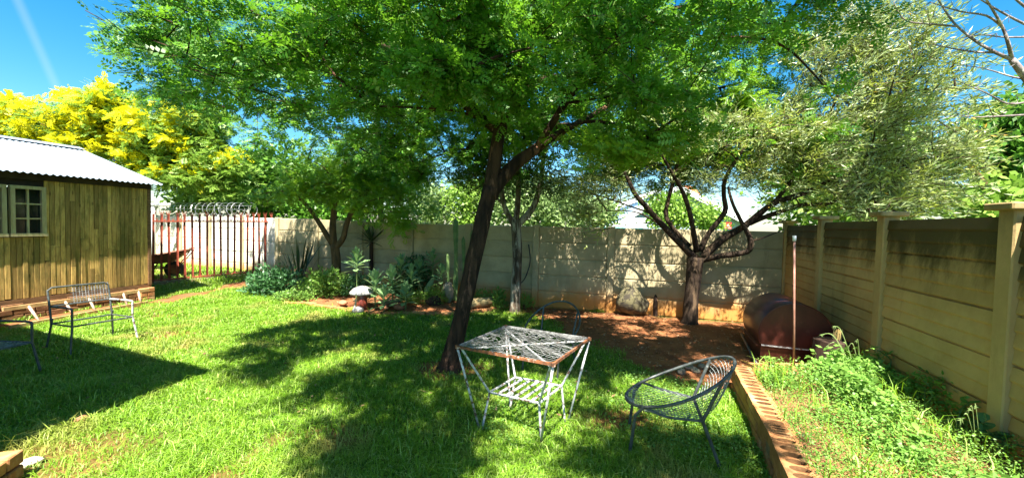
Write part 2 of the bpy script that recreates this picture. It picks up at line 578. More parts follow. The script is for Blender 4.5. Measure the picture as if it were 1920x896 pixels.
def subpart(name, mb, mat, par, root, world=True, smooth=False, kind=None):
    off = tuple(root.location) if world else (0, 0, 0)
    return link(name, mb.mesh(name, mat, smooth, off), par, kind=kind)


def bevbox(name, s, b, mat, jit=0.0, seg=1):
    bm = bmesh.new()
    bmesh.ops.create_cube(bm, size=1.0)
    for v in bm.verts:
        v.co = Vector((v.co.x * s[0], v.co.y * s[1], v.co.z * s[2])) + Vector([random.uniform(-jit, jit) for _ in range(3)])
    bmesh.ops.bevel(bm, geom=bm.edges[:], offset=b, segments=seg, affect='EDGES')
    me = bpy.data.meshes.new(name)
    bm.to_mesh(me)
    bm.free()
    me.materials.append(mat)
    return me


def smooth_path(pts, n=4):
    pts = [Vector(p) for p in pts]
    out = []
    for i in range(len(pts) - 1):
        p0, p1, p2, p3 = pts[max(i - 1, 0)], pts[i], pts[i + 1], pts[min(i + 2, len(pts) - 1)]
        for k in range(n):
            t = k / n
            out.append(0.5 * ((2 * p1) + (p2 - p0) * t + (2 * p0 - 5 * p1 + 4 * p2 - p3) * t * t + (3 * p1 - p0 - 3 * p2 + p3) * t ** 3))
    out.append(pts[-1])
    return out


def vnoise(x, y, scale, seed=0):
    x, y = np.asarray(x, float) * scale, np.asarray(y, float) * scale
    xi, yi = np.floor(x).astype(np.int64), np.floor(y).astype(np.int64)
    fx, fy = x - xi, y - yi
    fx, fy = fx * fx * (3 - 2 * fx), fy * fy * (3 - 2 * fy)

    def hsh(a, b):
        n = (a * 374761393 + b * 668265263 + seed * 974634777) & 0x7fffffff
        n = ((n ^ (n >> 13)) * 1274126177) & 0x7fffffff
        return ((n ^ (n >> 16)) & 0xffff) / 65535.0
    a, b, c, d = hsh(xi, yi), hsh(xi + 1, yi), hsh(xi, yi + 1), hsh(xi + 1, yi + 1)
    return (a * (1 - fx) + b * fx) * (1 - fy) + (c * (1 - fx) + d * fx) * fy


def sstep(x, a, b):
    t = np.clip((np.asarray(x, float) - a) / (b - a), 0, 1)
    return t * t * (3 - 2 * t)


def in_poly(x, y, poly):
    x, y = np.asarray(x, float), np.asarray(y, float)
    ins = np.zeros(x.shape, bool)
    n = len(poly)
    for i in range(n):
        x1, y1 = poly[i][0], poly[i][1]
        x2, y2 = poly[(i + 1) % n][0], poly[(i + 1) % n][1]
        c = ((y1 > y) != (y2 > y)) & (x < (x2 - x1) * (y - y1) / (y2 - y1 + 1e-12) + x1)
        ins ^= c
    return ins


def sdist(x, y, poly):
    """signed distance, negative inside"""
    x, y = np.asarray(x, float), np.asarray(y, float)
    d = np.full(x.shape, 1e9)
    n = len(poly)
    for i in range(n):
        ax, ay = poly[i][0], poly[i][1]
        bx, by = poly[(i + 1) % n][0], poly[(i + 1) % n][1]
        ex, ey = bx - ax, by - ay
        t = np.clip(((x - ax) * ex + (y - ay) * ey) / (ex * ex + ey * ey + 1e-12), 0, 1)
        d = np.minimum(d, np.hypot(x - ax - t * ex, y - ay - t * ey))
    return np.where(in_poly(x, y, poly), -d, d)


# ------------------------------------------------------------------ plan of the yard
WD = Vector((0.320, 0.947, 0)).normalized()              # along the right wall
WN = Vector((-0.947, 0.320, 0)).normalized()             # its yard side
RW0 = Vector((3.45, 3.55, 0))
POSTS_R = [RW0 + WD * (2.85 - 1.36 * i) for i in range(6)]
CORNER = POSTS_R[0]
BD = Vector((-3.91, 1.1, 0)).normalized()
POSTS_B = [CORNER + BD * (1.353 * i) for i in range(5)]
bd2 = Vector((-math.cos(math.radians(23)), math.sin(math.radians(23)), 0))
POSTS_B += [POSTS_B[4] + bd2 * (1.35 * i) for i in range(1, 9)]

DIRT = [onz(*p)[:2] for p in ((975, 583), (1040, 612), (1120, 645), (1190, 672), (1240, 705), (1330, 728), (1392, 745))] + \
       [(2.25, 3.6), (3.6, 4.2), (4.4, 6.2), (0.3, 7.5)]
BEDP = [(512, 545), (535, 566), (574, 570), (628, 577), (699, 585), (770, 587), (840, 587), (890, 583), (960, 573), (1000, 574)]
BEDEDGE = [onz(px, py, 0.02) for px, py in BEDP]
BED = [(p.x, p.y) for p in BEDEDGE] + [(0.6, 7.6), (-0.9, 8.0), (-5.9, 10.1)]
PL_A, PL_M, PL_N = Vector((2.13, 3.66, 0)), Vector((1.67, 2.41, 0)), Vector((1.22, 1.35, 0))
PL_R = Vector((3.12, 3.66, 0))
PLANT = [PL_A[:2], PL_M[:2], PL_N[:2], (3.0, 0.9), (3.9, 4.5)]


def gz(x, y):
    x, y = np.asarray(x, float), np.asarray(y, float)
    z = 0.15 * sstep(y, 7.2, 9.8) * sstep(-x, 3.0, 6.0)
    z = z + 0.05 * sstep(-sdist(x, y, BED), -0.02, 0.35)
    near = (1 - sstep(np.hypot(x, y - 5), 9, 16))
    z = z + near * (0.030 * (vnoise(x, y, 1.3, 3) - 0.5) + 0.016 * (vnoise(x, y, 4.5, 5) - 0.5))
    return z


def gzf(x, y):
    return float(gz(np.array([x]), np.array([y]))[0])


def dirt_mask(x, y):
    n = 0.30 * (vnoise(x, y, 2.0, 1) - 0.5) + 0.28 * (vnoise(x, y, 6.0, 2) - 0.5)
    d = 1 - sstep(sdist(x, y, DIRT) + n, -0.16, 0.16)
    b = 1 - sstep(sdist(x, y, BED) + n * 0.4, -0.06, 0.06)
    p = sstep(vnoise(x, y, 1.1, 21) * 0.6 + vnoise(x, y, 3.7, 22) * 0.4, 0.74, 0.84) * 0.6
    # bare strip along the plinth of the shed and worn corner at bottom left
    s = 1 - sstep(np.abs((x + 6.55) - (y - 6.3) * 0.28) + n, 0.12, 0.32)
    s = s * sstep(-x, 5.6, 6.0)
    w = (1 - sstep(np.hypot(x + 2.75, (y - 2.3) * 1.2) + n, 0.25, 0.8)) * 0.6
    u = (1 - sstep(np.hypot(x + 4.3, y - 5.0) + n, 0.05, 0.45)) * 0.8
    f = (1 - sstep(np.abs(y - 9.3), 0.0, 2.5)) * sstep(-x, 7.6, 8.2) * 0.55
    k = (1 - sstep(np.hypot(x + 0.62, y - 4.05) + n, 0.2, 0.45)) * 0.8
    m = (1 - sstep(np.hypot(x - 0.85, (y - 3.0) * 1.3) + n, 0.05, 0.38)) * 0.8
    return np.clip(np.maximum.reduce([d, b, p, s, w, u, f, k, m]), 0, 1)


def build_ground():
    def axis(a, b, step, far):
        core = np.arange(a, b + 1e-6, step)
        g = [step]
        ext = []
        p = 0
        s = step
        while p < far:
            s *= 1.5
            p += s
            ext.append(p)
        ext = np.array(ext)
        return np.concatenate([(a - ext)[::-1], core, b + ext])
    xs, ys = axis(-11.5, 5.5, 0.1, 500), axis(0.6, 12.5, 0.1, 500)
    X, Y = np.meshgrid(xs, ys)
    Z = gz(X, Y)
    V = np.stack([X.ravel(), Y.ravel(), Z.ravel()], 1)
    nx, ny = len(xs), len(ys)
    i = np.arange(ny - 1)[:, None] * nx + np.arange(nx - 1)[None]
    i = i.ravel()
    F = np.stack([i, i + 1, i + nx + 1, i + nx], 1)
    me = np_mesh('ground', V, F, M['ground'], smooth=True)
    at = me.attributes.new('dirt', 'FLOAT', 'POINT')
    at.data.foreach_set('value', dirt_mask(V[:, 0], V[:, 1]).astype(np.float32))
    link('ground', me, kind='structure')


build_ground()


# ------------------------------------------------------------------ grass
SHED_A = Vector((-7.08, 5.45, 0))
SHED_D = Vector((0.27, 0.963, 0)).normalized()
SHED_N = Vector((0.963, -0.27, 0)).normalized()
SHED_P = [(SHED_A + SHED_D * 1.78)[:2], (SHED_A - SHED_D * 4)[:2], (-12, 3), (-10, 9)]


def blades(P, h, w, lean, seed):
    r = np.random.default_rng(seed)
    n = len(P)
    a = r.uniform(0, 2 * np.pi, n)
    D = np.stack([np.cos(a), np.sin(a), np.zeros(n)], 1)
    b = a + r.uniform(0.9, 2.2, n)
    S = np.stack([np.cos(b), np.sin(b), np.zeros(n)], 1) * w[:, None] * 0.5
    up = np.array([0, 0, 1.0])
    mid = P + up * (h * 0.6)[:, None] + D * (h * lean * 0.35)[:, None]
    tip = P + up * (h * (1 - 0.35 * lean))[:, None] + D * (h * lean)[:, None]
    V = np.stack([P - S, P + S, mid - S * 0.8, mid + S * 0.8, tip], 1).reshape(-1, 3)
    k = np.arange(n)[:, None] * 5
    F = np.concatenate([k + np.array([[0, 1, 3]]), k + np.array([[0, 3, 2]]), k + np.array([[2, 3, 4]])], 1).reshape(-1, 3)
    return V, F


def build_grass():
    zones = [(1.3, 2.6, 11500, 0.0050), (2.6, 4.0, 8000, 0.0060), (4.0, 5.6, 5000, 0.0078), (5.6, 8.2, 3800, 0.010), (8.2, 12.0, 900, 0.018)]
    PP, WW = [], []
    for (y0, y1, dens, w) in zones:
        x0, x1 = -1.36 * y1, 2.2 if y0 < 8 else -6.0
        n = int((x1 - x0) * (y1 - y0) * dens)
        x, y = RNG.uniform(x0, x1, n), RNG.uniform(y0, y1, n)
        keep = (np.abs(x) < 1.36 * y + 0.2)
        x, y = x[keep], y[keep]
        keep = (RNG.random(len(x)) > dirt_mask(x, y) * 1.02) & ~in_poly(x, y, PLANT) & ~in_poly(x, y, SHED_P)
        if y0 > 8:
            keep &= (x < -6.0)
        keep &= RNG.random(len(x)) < 0.55 + 0.65 * vnoise(x, y, 5.0, 9)
        x, y = x[keep], y[keep]
        PP.append(np.stack([x, y, gz(x, y) - 0.004], 1))
        WW.append(np.full(len(x), w))
    P, w = np.concatenate(PP), np.concatenate(WW)
    n = len(P)
    cl = vnoise(P[:, 0], P[:, 1], 3.0, 13) * 0.6 + vnoise(P[:, 0], P[:, 1], 9.0, 14) * 0.4
    h = (0.028 + 0.065 * cl ** 1.5) * RNG.uniform(0.6, 1.35, n)
    tall = RNG.random(n) < 0.012
    h = np.where(tall, h * 1.8 + 0.02, h)
    # long grass in the shade of the house and against the fence
    lg = sstep(-P[:, 0], 2.6, 3.2) * (1 - sstep(P[:, 1], 3.2, 4.2)) + sstep(P[:, 1], 7.6, 8.4) * sstep(-P[:, 0], 3, 4)
    h = h * (1 + 0.6 * lg)
    w = w * RNG.uniform(0.6, 1.3, n)
    V, F = blades(P, h, w, RNG.uniform(0.3, 1.6, n), 5)
    print('grass blades', n)
    tag(link('grass', np_mesh('grass', V, F, M['grass'])), 'short bright green lawn grass covering the yard', 'grass', kind='stuff')


build_grass()


def leaf_quads(P, D, N, L, Wd):
    """diamond leaves: base, two sides, tip"""
    S = np.cross(D, N)
    S /= np.linalg.norm(S, axis=1, keepdims=True) + 1e-9
    mid = P + D * (L * 0.45)[:, None]
    S = S * (Wd * 0.5)[:, None]
    V = np.stack([P, mid + S, P + D * L[:, None], mid - S], 1).reshape(-1, 3)
    F = np.arange(len(P) * 4).reshape(-1, 4)
    return V, F


def rand_dirs(r, n, zs=1.0, zo=0.0):
    d = r.normal(size=(n, 3)) * np.array([1, 1, zs]) + np.array([0, 0, zo])
    return d / (np.linalg.norm(d, axis=1, keepdims=True) + 1e-9)


def build_litter():
    r = np.random.default_rng(3)
    n = 26000
    x, y = r.uniform(-5.5, 4.5, n), r.uniform(3.0, 9.5, n)
    keep = r.random(n) < np.where(in_poly(x, y, DIRT), 0.5, np.where(in_poly(x, y, BED), 0.35, 0.03 + 0.10 * sstep(vnoise(x, y, 1.7, 33), .6, .85))) * (0.4 + vnoise(x, y, 2.5, 31))
    x, y = x[keep], y[keep]
    P = np.stack([x, y, gz(x, y) + np.where(in_poly(x, y, DIRT) | in_poly(x, y, BED), r.uniform(0.003, 0.014, len(x)), r.uniform(0.02, 0.05, len(x)))], 1)
    V, F = leaf_quads(P, rand_dirs(r, len(x), 0.25), rand_dirs(r, len(x), 0.6, 1.2), r.uniform(0.015, 0.05, len(x)), r.uniform(0.008, 0.022, len(x)))
    tag(link('leaf_litter', np_mesh('leaf_litter', V, F, M['litter'])), 'brown fallen leaves scattered over the red soil', 'leaves', kind='stuff')
    # clover and small weeds in the lawn near the planter
    n = 26000
    x, y = r.uniform(-0.3, 2.1, n), r.uniform(1.6, 4.0, n)
    keep = (r.random(n) < 0.75 * sstep(vnoise(x, y, 2.2, 41) + 0.22 * (x - 0.9), 0.42, 0.62)) & (r.random(n) > dirt_mask(x, y)) & ~in_poly(x, y, PLANT)
    x, y = x[keep], y[keep]
    P = np.stack([x, y, gz(x, y) + r.uniform(0.015, 0.06, len(x))], 1)
    V, F = leaf_quads(P, rand_dirs(r, len(x), 0.4), rand_dirs(r, len(x), 0.4, 1.4), r.uniform(0.012, 0.028, len(x)), r.uniform(0.010, 0.018, len(x)))
    tag(link('clover', np_mesh('clover', V, F, M['weed'])), 'low clover leaves growing in the lawn beside the brick planter', 'clover', kind='stuff')


build_litter()


# ------------------------------------------------------------------ precast walls
def tongue(me, L, h):
    """a strip under the panel that sits in the groove of the one below"""
    bm = bmesh.new()
    bm.from_mesh(me)
    mt = Matrix.Translation((0, 0, -h / 2 - 0.002)) @ Matrix.Diagonal((L - 0.004, 0.018, 0.034, 1))
    bmesh.ops.create_cube(bm, size=1.0, matrix=mt)
    bm.to_mesh(me)
    bm.free()
    return me


def rib_panel_mesh(L, h=0.296, ribs=3, t=0.05):
    """shiplap profile: each rib leans out towards its lower edge; yard face on +y"""
    prof = []
    for k in range(ribs):
        z1 = h / 2 - h * k / ribs
        z0 = h / 2 - h * (k + 1) / ribs
        prof += [(t / 2 - 0.003, z1 - (0.007 if k == 0 else 0)), (t / 2 + 0.009, z0 + 0.014), (t / 2 + 0.004, z0 + (0.007 if k == ribs - 1 else 0.003))]
    prof += [(-t / 2, -h / 2 + 0.005), (-t / 2, h / 2 - 0.006)]
    k = len(prof)
    mb = MB()
    vs = [(-L / 2, y, z) for y, z in prof] + [(L / 2, y, z) for y, z in prof]
    fs = [(i, (i + 1) % k, k + (i + 1) % k, k + i) for i in range(k)] + [tuple(reversed(range(k))), tuple(range(k, 2 * k))]
    mb.add(vs, fs)
    return mb


def precast_wall(name, label, posts, z0s, ztop, yard_n, mp, mpost, npan=5, ph=0.3, ribbed=False, cap=True, posth=0.02, skip_first=False, mfar=None, ifar=99):
    root = thing(name, label, 'wall', (posts[0].x, posts[0].y, 0))
    off = Vector(root.location)
    post_me = bevbox('post', (0.12, 0.12, 1.0), 0.008, mpost)
    cap_me = bevbox('cap', (0.21, 0.21, 0.045), 0.008, mpost)
    for i, p in enumerate(posts):
        if i == 0 and skip_first:
            continue
        d = (posts[min(i + 1, len(posts) - 1)] - posts[max(i - 1, 0)])
        ang = math.atan2(d.y, d.x)
        hgt = ztop(i) + posth + 0.3
        po = link('post', post_me, root, (p.x - off.x, p.y - off.y, hgt / 2 - 0.3), (0, 0, ang))
        po.scale = (1, 1, hgt)
        if cap:
            c = link('cap', cap_me, po, (0, 0, 0.5), (0, 0, random.uniform(-.05, .05)))
            c.scale = (1, 1, 1 / hgt)
    cache = {}
    for i in range(len(posts) - 1):
        a, b = posts[i], posts[i + 1]
        d = b - a
        L = round(d.length - 0.115, 3)
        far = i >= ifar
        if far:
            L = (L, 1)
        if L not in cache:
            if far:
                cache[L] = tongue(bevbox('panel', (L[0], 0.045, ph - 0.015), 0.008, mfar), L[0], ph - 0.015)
            elif ribbed:
                cache[L] = tongue(rib_panel_mesh(L).mesh('panel', mp), L, 0.296)
            else:
                cache[L] = tongue(bevbox('panel', (L, 0.05, ph - 0.015), 0.011, mp), L, ph - 0.015)
        ang = math.atan2(d.y, d.x)
        loc_y = Vector((-math.sin(ang), math.cos(ang), 0))
        if loc_y.dot(yard_n) < 0:
            ang += math.pi
        m = (a + b) / 2
        zt = ztop(i)
        for k in range(npan + 1):
            z = zt - ph * (k + 0.5)
            if z + ph / 2 < z0s - 0.05:
                break
            link('panel', cache[L], root, (m.x - off.x + random.uniform(-.003, .003), m.y - off.y + random.uniform(-.006, .006), z),
                 (random.uniform(-.008, .008), 0, ang + random.uniform(-.003, .003)))
    return root


def back_top(i):
    return 1.50 if i < 5 else 1.50 + 0.018 * min(i - 4, 3)


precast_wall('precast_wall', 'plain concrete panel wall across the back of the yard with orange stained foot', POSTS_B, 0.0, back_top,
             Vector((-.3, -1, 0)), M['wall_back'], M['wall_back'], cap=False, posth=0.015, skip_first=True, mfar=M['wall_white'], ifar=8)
precast_wall('precast_wall', 'tan ribbed concrete wall along the right side, black mould under its top edge', POSTS_R, 0.0, lambda i: 1.63 if i else 1.60,
             WN, M['wall_right'], M['wall_post'], ribbed=True, cap=True, posth=0.05)
# ribbed wall running away behind the palisade
e = POSTS_B[-1]
dv = Vector((0.32, 0.947, 0))
lp = [e + Vector((-0.02, 0, 0)) - dv * 2.55, e + Vector((-0.02, 0, 0)) - dv * 1.2, e + Vector((-0.02, 0.0, 0)) - dv * 0.06]
precast_wall('precast_wall', 'short cream ribbed wall behind the red fence beside the shed corner', lp, 0.1, lambda i: 1.75,
             Vector((1, 0, 0)), M['cream'], M['cream'], npan=6, ribbed=True, cap=True, posth=0.06)


# razor wire on top of the far wall
def razor():
    p0, p1 = POSTS_B[-1] + Vector((0, 0, 1.74)), POSTS_B[-4] + Vector((0.2, 0, 1.74))
    root = thing('razor_wire', 'coil of razor wire along the top of the white wall behind the red fence', 'razor wire', p0)
    d = (p1 - p0)
    L = d.length
    d.normalize()
    up = Vector((0, 0, 1))
    sd = d.cross(up)
    pts = []
    turns = 17
    for i in range(turns * 14 + 1):
        a = 2 * math.pi * i / 14
        t = i / (turns * 14)
        r = 0.20
        pts.append(p0 + d * (L * t + 0.05 * math.sin(a * 0.5)) + up * (r * math.cos(a)) + sd * (r * math.sin(a)))
    part('coil', MB().tube(pts, 0.006, 4), M['galv'], root)
    for q in (0.0, 0.45, 0.98):
        b = p0 + d * (L * q)
        part('bracket', MB().tube([b + Vector((0, 0, -0.26)), b + Vector((0.02, 0, 0.0)), b + Vector((0.10, -0.03, 0.12))], 0.014, 5), M['galv'], root)
    for zz in (-0.12, 0.02, 0.12):
        part('strand', MB().tube([p0 + up * zz, p1 + up * zz], 0.004, 4), M['galv'], root)


razor()


# hose coil hanging on the white wall
def hose_coil():
    c = atY(378, 455, 11.2)
    root = thing('hose', 'loop of grey hose hanging on the white wall behind the fence', 'hose', c)
    mb = MB()
    for k in range(4):
        w, h = 0.16 + 0.03 * k, 0.42 + 0.04 * k
        pts = []
        for i in range(24):
            a = 2 * math.pi * i / 24
            pts.append(c + Vector((w * math.sin(a) * 0.9 + 0.02 * k, w * math.sin(a) * -0.38 + 0.01 * k, h * math.cos(a) + 0.03 * k)))
        mb.ring(pts, 0.013, 5)
    part('loop', mb, M['black'], root)
    part('hook', MB().tube([c + Vector((0, 0.15, 0.5)), c + Vector((0, 0, 0.5)), c + Vector((0, -0.03, 0.55))], 0.012, 5), M['galv'], root)


hose_coil()


# ------------------------------------------------------------------ palisade fence
def palisade():
    a = onz(287, 531, 0.12)
    b = Vector((-6.12, 10.02, 0.16))
    root = thing('palisade_fence', 'red steel palisade fence between the shed and the white wall', 'fence', a)
    d = b - a
    d.z = 0
    L = d.length
    d.normalize()
    n = 18
    for zz, nm in ((0.06, 'rail'), (1.30, 'rail')):
        part(nm, MB().bar(a + Vector((0, 0, zz)) + Vector((0, 0, 0)), b + Vector((0, 0, zz)), 0.05, 0.03), M['red_paint'], root)
    # one pale picket: shallow W section with a split, pointed head
    mb = MB()
    w, hh = 0.021, 1.42
    prof = [(-w, 0.0), (-w * 0.5, 0.014), (0, 0.004), (w * 0.5, 0.014), (w, 0.0)]
    for i in range(4):
        (x0, y0), (x1, y1) = prof[i], prof[i + 1]
        mb.add([(x0, y0, 0), (x1, y1, 0), (x1, y1, hh), (x0, y0, hh), (x0, y0 + .004, 0), (x1, y1 + .004, 0), (x1, y1 + .004, hh), (x0, y0 + .004, hh)],
               [(0, 1, 2, 3), (7, 6, 5, 4), (0, 3, 7, 4), (1, 5, 6, 2), (0, 4, 5, 1), (3, 2, 6, 7)])
    for xo, lean in ((-w * 0.75, -0.028), (0, 0.0), (w * 0.75, 0.028)):
        mb.add([(xo - 0.008, 0.004, hh), (xo + 0.008, 0.004, hh), (xo + 0.008, 0.010, hh), (xo - 0.008, 0.010, hh), (xo + lean, 0.006, hh + 0.10)],
               [(0, 1, 4), (1, 2, 4), (2, 3, 4), (3, 0, 4)])
    me = mb.mesh('picket', M['red_paint'])
    sp = MB()
    for lean in (-0.03, 0.0, 0.03):
        sp.add([(lean * .3 - .005, -.003, 0), (lean * .3 + .005, -.003, 0), (lean * .3 + .005, .003, 0), (lean * .3 - .005, .003, 0), (lean, 0, 0.07)],
               [(0, 1, 4), (1, 2, 4), (2, 3, 4), (3, 0, 4)])
    sme = sp.mesh('spike', M['red_paint'])
    ang = math.atan2(d.y, d.x)
    for i in range(n):
        p = a + (b - a) * (i / (n - 1)) - a
        link('picket', me, root, (p.x, p.y, p.z + 0.02), (random.uniform(-.012, .012), random.uniform(-.012, .012), ang))
        if i < n - 1:
            p = (b - a) * ((i + 0.5) / (n - 1))
            link('spike', sme, root, (p.x, p.y, p.z + 1.318), (0, 0, ang))
    tag(link('kerb', MB().bar(a + Vector((0, 0, -0.02)), b + Vector((0, 0, -0.03)), 0.16, 0.10).mesh('kerb', M['mortar'])), kind='structure')


palisade()


# white pipe post and the barrow behind the fence
def yard_post():
    p = onz(293, 512, 0.14)
    p = Vector((p.x - 1.2, p.y + 1.25, 0.12))
    root = thing('pipe_post', 'white pipe post with a crossbar behind the red fence', 'post', p)
    part('upright', MB().tube([p, p + Vector((0, 0, 1.72))], 0.05, 10), M['white_wash'], root, smooth=True)
    part('crossbar', MB().tube([p + Vector((-.5, -.3, 1.72)), p + Vector((0.35, 0.15, 1.74))], 0.045, 8), M['white_wash'], root)


yard_post()


def wheelbarrow():
    # nose points right, handles run left behind the shed
    c = Vector((-8.05, 8.95, 0.13))
    root = thing('wheelbarrow', 'rusty steel wheelbarrow standing behind the red fence beside the shed', 'wheelbarrow', c, math.radians(28))
    top = [(-0.55, -0.30, 0.42), (0.62, -0.26, 0.66), (0.62, 0.26, 0.66), (-0.55, 0.30, 0.42)]
    bot = [(-0.38, -0.20, 0.30), (0.28, -0.17, 0.36), (0.28, 0.17, 0.36), (-0.38, 0.20, 0.30)]
    mb = MB()
    mb.add(top + bot, [(0, 1, 5, 4), (1, 2, 6, 5), (2, 3, 7, 6), (3, 0, 4, 7), (4, 5, 6, 7)])
    tin = [tuple(Vector(p) * 0.97 + Vector((0, 0, 0.02))) for p in top]
    bin_ = [tuple(Vector(p) * 0.97 + Vector((0, 0, 0.025))) for p in bot]
    mb.add(tin + bin_, [(4, 5, 1, 0), (5, 6, 2, 1), (6, 7, 3, 2), (7, 4, 0, 3), (7, 6, 5, 4)])
    mb.ring([Vector(p) for p in top], 0.014, 5)
    part('tray', mb, M['tray'], root, world=False)
    w = MB().lathe([(0.03, -0.045), (0.10, -0.04), (0.12, -0.035), (0.17, -0.045), (0.19, -0.02), (0.19, 0.02), (0.17, 0.045), (0.12, 0.035), (0.10, 0.04), (0.03, 0.045)], (0, 0, 0), 20)
    wo = link('wheel', w.mesh('wheel', M['black'], True), root, (0.30, 0, 0.19), (math.pi / 2, 0, 0))
    link('rim', MB().lathe([(0.02, -0.05), (0.11, -0.044), (0.11, 0.044), (0.02, 0.05)], (0, 0, 0), 16).mesh('rim', M['tray']), wo)
    for s in (-1, 1):
        part('handle', MB().tube(smooth_path([(0.42, s * 0.05, 0.19), (-0.2, s * 0.2, 0.27), (-0.75, s * 0.27, 0.42), (-1.15, s * 0.3, 0.50)], 3), 0.017, 6), M['tray'], root, world=False)
        part('leg', MB().tube(smooth_path([(-0.05, s * 0.2, 0.30), (-0.22, s * 0.22, 0.02), (-0.42, s * 0.22, 0.02), (-0.5, s * 0.23, 0.34)], 3), 0.015, 6), M['tray'], root, world=False)
        part('brace', MB().tube([(0.62, s * 0.2, 0.62), (0.34, s * 0.08, 0.19)], 0.012, 5), M['tray'], root, world=False)


wheelbarrow()


# ------------------------------------------------------------------ shed
def on_shed(px, py, out=0.0):
    """point on the plane of the front boards"""
    d = ray(px, py)
    p0 = SHED_A + SHED_N * out - Vector((0, 0, CAM_H))
    t = p0.dot(SHED_N) / d.dot(SHED_N)
    q = d * t + Vector((0, 0, CAM_H))
    s = (q - SHED_A).dot(SHED_D)
    return s, q.z


BRICKS = {}


def brick_mesh(mat, L=0.215, Wd=0.105, Hh=0.072):
    k = (mat.name, L, Wd, Hh)
    if k not in BRICKS:
        BRICKS[k] = [bevbox('brick', (L, Wd, Hh), 0.006, mat, 0.003) for _ in range(3)]
    return random.choice(BRICKS[k])


